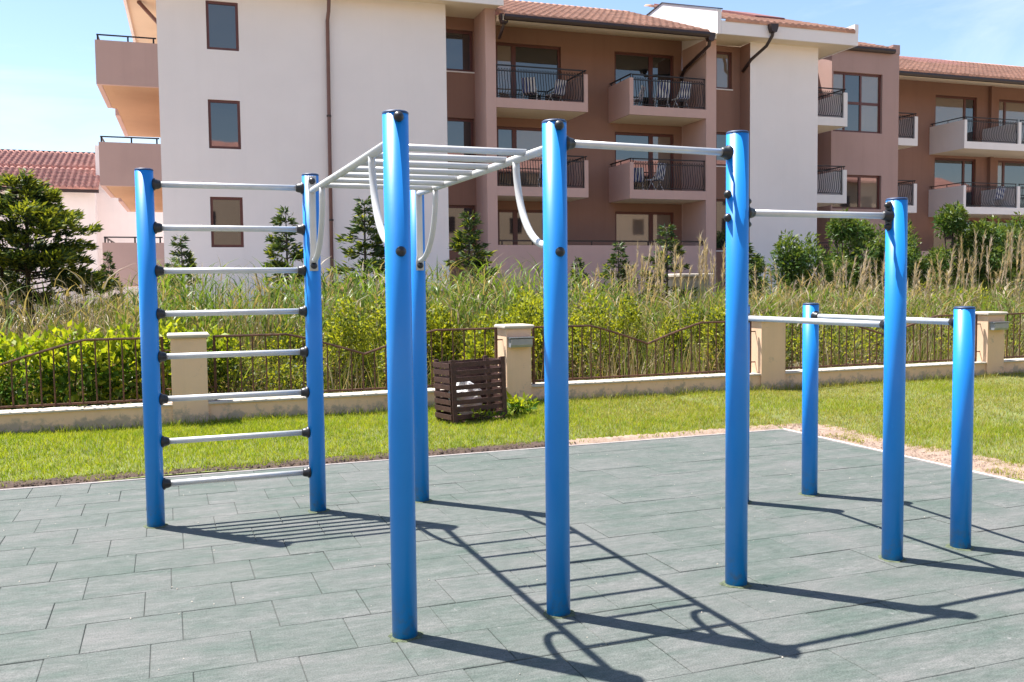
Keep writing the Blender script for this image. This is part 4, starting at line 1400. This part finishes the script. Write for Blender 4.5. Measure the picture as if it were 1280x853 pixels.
scrub(16000, 0.2, 2.0, 11.6, 13.0, 1.05, 0.050, dark=0.45)
scrub(30000, 9.2, 18.0, 11.8, 15.0, 1.05, 0.06, dark=0.38)
scrub(12000, 14.0, 20.0, 14.0, 17.5, 1.35, 0.07, dark=0.12)
scrub(12000, -6.0, 0.2, 12.6, 15.5, 1.0, 0.05, dark=0.6)
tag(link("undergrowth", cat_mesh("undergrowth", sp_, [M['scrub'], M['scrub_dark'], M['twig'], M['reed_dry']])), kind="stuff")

# ------------------------------------------------------------------ bushes, shrubs and conifers
def cloud_bush(name, lobes, n, size, mats, tipfrac, stems, stemmat, shape=0.55):
    """lobes: (x,y,z,rx,ry,rz). leaf cloud in local coordinates with base at the origin"""
    w = np.array([l[3] * l[4] * l[5] for l in lobes]) ** 0.7
    li = rng.choice(len(lobes), n, p=w / w.sum())
    Lb = np.array(lobes)
    d = unit(rng.normal(size=(n, 3)))
    rad = rng.uniform(0.15, 1.08, n) ** 0.5
    p = Lb[li, :3] + d * Lb[li, 3:] * rad[:, None]
    keep = p[:, 2] > 0.03
    p, d, rad = p[keep], d[keep], rad[keep]
    m_ = len(p)
    dirs = d * 0.9 + rng.normal(size=(m_, 3)) * 0.8 + np.array([0, 0, 0.25])
    sz = rng.uniform(0.6, 1.35, m_) * size
    V, F = leaves(p, dirs, sz, sz * shape)
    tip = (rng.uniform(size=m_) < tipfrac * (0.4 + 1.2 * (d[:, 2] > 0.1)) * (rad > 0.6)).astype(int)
    root = empty(name)
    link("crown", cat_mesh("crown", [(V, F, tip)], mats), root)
    m = MB()
    for (x, y, z, *_r) in lobes[:stems]:
        a = Vector((x * 0.15, y * 0.15, 0)); b = Vector((x, y, z))
        mid = (a + b) / 2 + Vector((x * -0.15, y * 0.1, 0.05))
        m.tube([a, mid, b], 0.022, 6, r_end=0.008)
    m.build("trunk", stemmat, root)
    return root

# lime bush along the left railing
lime_lobes = [(-1.9, 0, 0.35, 0.75, 0.35, 0.42), (-1.2, 0.1, 0.45, 0.6, 0.35, 0.45), (-0.55, 0.05, 0.55, 0.55, 0.35, 0.48), (0.05, 0.0, 0.60, 0.5, 0.33, 0.5), (0.55, 0.1, 0.58, 0.5, 0.32, 0.48), (1.0, 0.15, 0.62, 0.45, 0.32, 0.50), (-2.7, 0, 0.3, 0.7, 0.35, 0.4), (1.5, 0.25, 0.62, 0.4, 0.3, 0.45)]
lb = cloud_bush("lime_bush", lime_lobes, 9000, 0.10, [M['limedark'], M['lime']], 0.8, 8, M['bark'], 0.5)
lb.location = (-1.05, 11.80, 0.03)
tag(lb, "bright lime green leafy bush growing behind the left railing", "bush")

def make_conifer(name, H, rad, n_whorl, seed, droop=0.25, n_leaf=2600, ls=0.11, tip=0.32, bare=0.08, fuzz=0.03):
    rs = np.random.default_rng(seed)
    P = []; D = []
    m = MB()
    m.tube([(0, 0, -0.05), (0.01, 0.0, H * 0.5), (0, 0, H * 0.97)], 0.035 * H / 2, 7, r_end=0.006)
    per = []
    for w in range(n_whorl):
        t = bare + (1 - bare) * (w + rs.uniform(-0.3, 0.3)) / n_whorl
        t = min(max(t, bare), 0.985)
        L0 = rad * (1 - t) ** 0.85 + 0.04
        for k_ in range(rs.integers(4, 7)):
            per.append((t, rs.uniform(0, 2 * np.pi), L0 * rs.uniform(0.45, 1.3)))
    tot = sum(b[2] for b in per)
    for t, an, L in per:
        c = max(6, int(n_leaf * L / tot))
        s = rs.uniform(0.12, 1.0, c) ** 0.7
        ux, uy = np.cos(an), np.sin(an)
        side = rs.normal(0, 0.20, c) * L * (1.05 - s)
        up = 0.28 * L * s - droop * L * s ** 2 + rs.normal(0, fuzz, c)
        p = np.stack([ux * L * s - uy * side, uy * L * s + ux * side, t * H + up], 1)
        d = np.stack([ux * 0.8 - uy * np.sign(side) * 0.6, uy * 0.8 + ux * np.sign(side) * 0.6, rs.uniform(-0.1, 0.5, c)], 1) + rs.normal(0, 0.3, (c, 3))
        P.append(p); D.append(d)
        m.tube([(0, 0, t * H), (ux * L * 0.5, uy * L * 0.5, t * H + 0.12 * L), (ux * L * 0.95, uy * L * 0.95, t * H + (0.28 - droop) * L)], 0.010, 4, r_end=0.003, caps=False)
    P = np.concatenate(P); D = np.concatenate(D)
    n = len(P)
    sz = rs.uniform(0.6, 1.3, n) * ls
    V, F = leaves(P, D, sz, sz * 0.28, 0.1)
    r_ = np.hypot(P[:, 0], P[:, 1]) / (rad + 1e-6)
    mi = (rs.uniform(size=n) < tip * (0.3 + 1.6 * r_)).astype(int)
    root = empty(name)
    link("crown", cat_mesh("crown", [(V, F, mi)], [M['conifer'], M['conifer_tip']]), root)
    m.build("trunk", M['bark'], root)
    return root

cA = make_conifer("young_conifer", 2.6, 0.80, 17, 5, n_leaf=5200, ls=0.13)
cB = make_conifer("young_conifer", 2.6, 0.74, 16, 9, droop=0.10, n_leaf=4600, ls=0.13)
used = set()
spots = [(cA, 3.72, 18.2, 3.20, 0.98, "open tiered young conifer against the white wall right of the downpipe"),
         (cB, 2.15, 17.8, 2.85, 0.92, "young conifer seen through the top of the ladder beside its right post"),
         (cB, 0.30, 18.6, 2.30, 0.9, "small dark conifer seen through the ladder near its left post"),
         (cA, -0.98, 18.5, 2.05, 0.60, "thin little conifer just left of the ladder"),
         (cB, 5.95, 18.4, 2.85, 1.0, "young conifer in front of the narrow window recess"),
         (cB, 10.75, 18.6, 2.60, 1.0, "young conifer standing right behind the stone post in the field"),
         (cA, 9.72, 19.0, 2.25, 1.0, "low bushy conifer left of the stone post in the field"),
         (cB, 8.55, 18.7, 1.95, 0.9, "short conifer below the brown parapet, among the plumes"),
         (cA, 12.45, 18.0, 2.30, 1.2, "wide young conifer partly behind the tall high bar post")]
for src, x, y, h, wd, lb_ in spots:
    c = src if src not in used else copy_tree(src)
    used.add(src)
    s = h / 2.6
    c.location = (x, y, fz1(x, y) - 0.03); c.scale = (s * wd * 1.05, s * wd * 1.05, s); c.rotation_euler = (0, 0, random.uniform(0, 6.28))
    tag(c, lb_, "conifer", "young conifers in front of the apartment building")

# large conifer on the left: several leading stems with sideways sprays
def big_conifer():
    rs = np.random.default_rng(21)
    P = []; D = []; T = []
    m = MB()
    m.tube([(0, 0, -0.1), (0.03, 0, 0.7), (-0.02, 0.02, 1.4), (0.0, 0, 2.2), (0.02, 0, 3.0)], 0.07, 9, r_end=0.012)
    m.tube([(-0.35, 0.1, -0.1), (-0.33, 0.1, 0.8), (-0.38, 0.1, 1.6), (-0.42, 0.12, 2.4)], 0.05, 8, r_end=0.01)
    def outline(t):   # crown radius with height fraction
        return 0.98 * math.sin(math.pi * min(1, max(0, t)) ** 0.75) ** 0.6 * (1 - 0.25 * t)
    br = []
    for i in range(105):
        t = rs.uniform(0.0, 1.0)
        an = rs.uniform(0, 2 * np.pi)
        br.append((t, an, outline(t) * rs.uniform(0.45, 1.25) + 0.06, rs.uniform(0.1, 0.55)))
    br += [(0.06, -0.05, 1.30, 0.42), (0.10, 0.2, 1.15, 0.45), (0.16, -0.3, 1.1, 0.38), (0.36, 0.0, 1.12, 0.5), (0.5, 0.1, 1.02, 0.55), (0.2, math.pi, 1.1, 0.4), (0.3, math.pi + 0.2, 1.2, 0.4)]
    tot = sum(b[2] for b in br)
    N = 21000
    for t, an, L, up in br:
        z0 = 1.12 + t * 1.95
        ox = -0.18 * (rs.uniform() < 0.4)
        c = int(N * L / tot)
        s = rs.uniform(0.2, 1.0, c) ** 0.65
        ux, uy = np.cos(an), np.sin(an)
        # side twigs: cluster leaves onto a handful of twigs
        tw = np.round(s * 9) / 9
        side = rs.normal(0, 0.17, c) * L * (1.15 - s * 0.8)
        z = z0 + up * L * s ** 1.2 * 0.55 - 0.10 * L * s ** 2 + rs.normal(0, 0.028, c) + 0.04 * np.sin(tw * 31 + an * 7)
        p = np.stack([ox + ux * L * s - uy * side, uy * L * s + ux * side, z], 1)
        d = np.stack([ux - uy * np.sign(side) * 0.7, uy + ux * np.sign(side) * 0.7, np.full(c, 0.45)], 1) + rs.normal(0, 0.35, (c, 3))
        P.append(p); D.append(d); T.append((s > 0.6) & (rs.uniform(size=c) < 0.35 + 0.5 * t))
        m.tube([(ox, 0, z0), (ox + ux * L * 0.5, uy * L * 0.5, z0 + up * L * 0.2), (ox + ux * L * 0.9, uy * L * 0.9, z0 + up * L * 0.42)], 0.016, 5, r_end=0.004, caps=False)
    P = np.concatenate(P); D = np.concatenate(D); T = np.concatenate(T)
    n = len(P)
    sz = rs.uniform(0.6, 1.4, n) * 0.11
    V, F = leaves(P, D, sz, sz * 0.26, 0.15)
    root = empty("conifer_tree")
    link("crown", cat_mesh("crown", [(V, F, T.astype(int))], [M['conifer'], M['conifer_tip']]), root)
    m.build("trunk", M['bark'], root)
    return root
bt = big_conifer()
bt.location = (-2.05, 16.6, fz1(-2.05, 16.6) - 0.05)
bt.scale = (1.02, 1.02, 1.04)
tag(bt, "large dense conifer tree with bare lower trunk in front of the pale house", "tree")

# broad-leaved shrubs on the right
def ragged(seed, n, h):
    q = random.Random(seed)
    L = [(0, 0, h * 0.45, 0.38, 0.36, 0.42)]
    for i in range(n):
        an = q.uniform(0, 6.28); t = q.uniform(0.12, 1.0)
        rr = q.uniform(0.15, 0.75) * (1.15 - 0.75 * t)
        e = q.uniform(0.13, 0.26)
        L.append((rr * math.cos(an), rr * math.sin(an), t * h, e, e, e * q.uniform(0.9, 1.7)))
    return L
sA = cloud_bush("leafy_shrub", ragged(4, 26, 1.75), 6200, 0.10, [M['shrub'], M['shrub_tip']], 0.55, 14, M['bark'], 0.36)
sB = cloud_bush("leafy_shrub", ragged(8, 24, 1.9), 5600, 0.10, [M['shrub'], M['shrub_tip']], 0.55, 14, M['bark'], 0.36)
shr = [(sA, 15.85, 20.5, 1.25, "dark leafy shrub directly right of the small ground floor railing"),
       (sB, 17.65, 20.8, 1.42, "dark leafy shrub just left of the middle height blue post"),
       (sA, 19.6, 21.0, 1.20, "dark leafy shrub just right of the middle height blue post"),
       (sB, 18.6, 21.4, 1.30, "leafy shrub directly behind the middle height blue post"),
       (sA, 20.6, 22.0, 1.45, "leafy shrub under the left end of the right wing balcony wall"),
       (sB, 23.6, 21.6, 1.35, "leafy shrub with plumes in front, under the striped chair"),
       (sA, 26.3, 23.0, 1.60, "tall leafy shrub at the picture's right border below the balcony"),
       (sA, 16.8, 20.2, 0.95, "low leafy shrub in the gap before the stair tower"),
       (sB, 14.1, 20.0, 0.85, "small leafy shrub at the foot of the second white wall"),
       (sB, 22.7, 22.0, 1.55, "tall pale tipped leafy shrub under the right wing balcony"),
       (sA, 21.3, 21.5, 1.05, "low leafy shrub among the plumes before the right wing"),
       (sA, 24.4, 22.4, 1.45, "leafy shrub at the far right edge of the field")]
for src, x, y, s, lb_ in shr:
    c = src if src not in used else copy_tree(src)
    used.add(src)
    c.location = (x, y, fz1(x, y) - 0.03); c.scale = (s, s, s * 1.02); c.rotation_euler = (0, 0, random.uniform(0, 6.28))
    tag(c, lb_, "shrub", "leafy shrubs in front of the right wing")

# stone post with a slab cap in the field
st = tag(empty("stone_post", (11.68, 19.2, 0)), "square stone post with a flat slab cap standing among the plumes", "stone post")
m = MB(); m.box(-0.385, 0.385, -0.3, 0.3, 0.0, 1.73); m.build("shaft", M['stone'], st)
m = MB(); m.bevbox(-0.48, 0.48, -0.4, 0.4, 1.73, 1.80, 0.02); m.build("cap", M['coping'], st)

# weed plant beside the bin
wd_ = cloud_bush("weed_plant", [(0, 0, 0.08, 0.16, 0.12, 0.10), (0.12, 0, 0.10, 0.12, 0.1, 0.10)], 170, 0.11, [M['limedark'], M['lime']], 0.7, 2, M['bark'], 0.35)
wd_.location = (3.78, 10.05, 0.03)
tag(wd_, "broad leaved weed growing on the lawn right of the slatted bin", "plant")
wf = cloud_bush("weed_plant", [(0, 0, 0.05, 0.20, 0.06, 0.09), (0.15, 0, 0.04, 0.12, 0.05, 0.08)], 150, 0.06, [M['limedark'], M['lime']], 0.6, 2, M['bark'], 0.35)
wf.location = (3.28, 9.70, 0.03)
tag(wf, "small leafy weed against the front foot of the slatted bin", "plant")
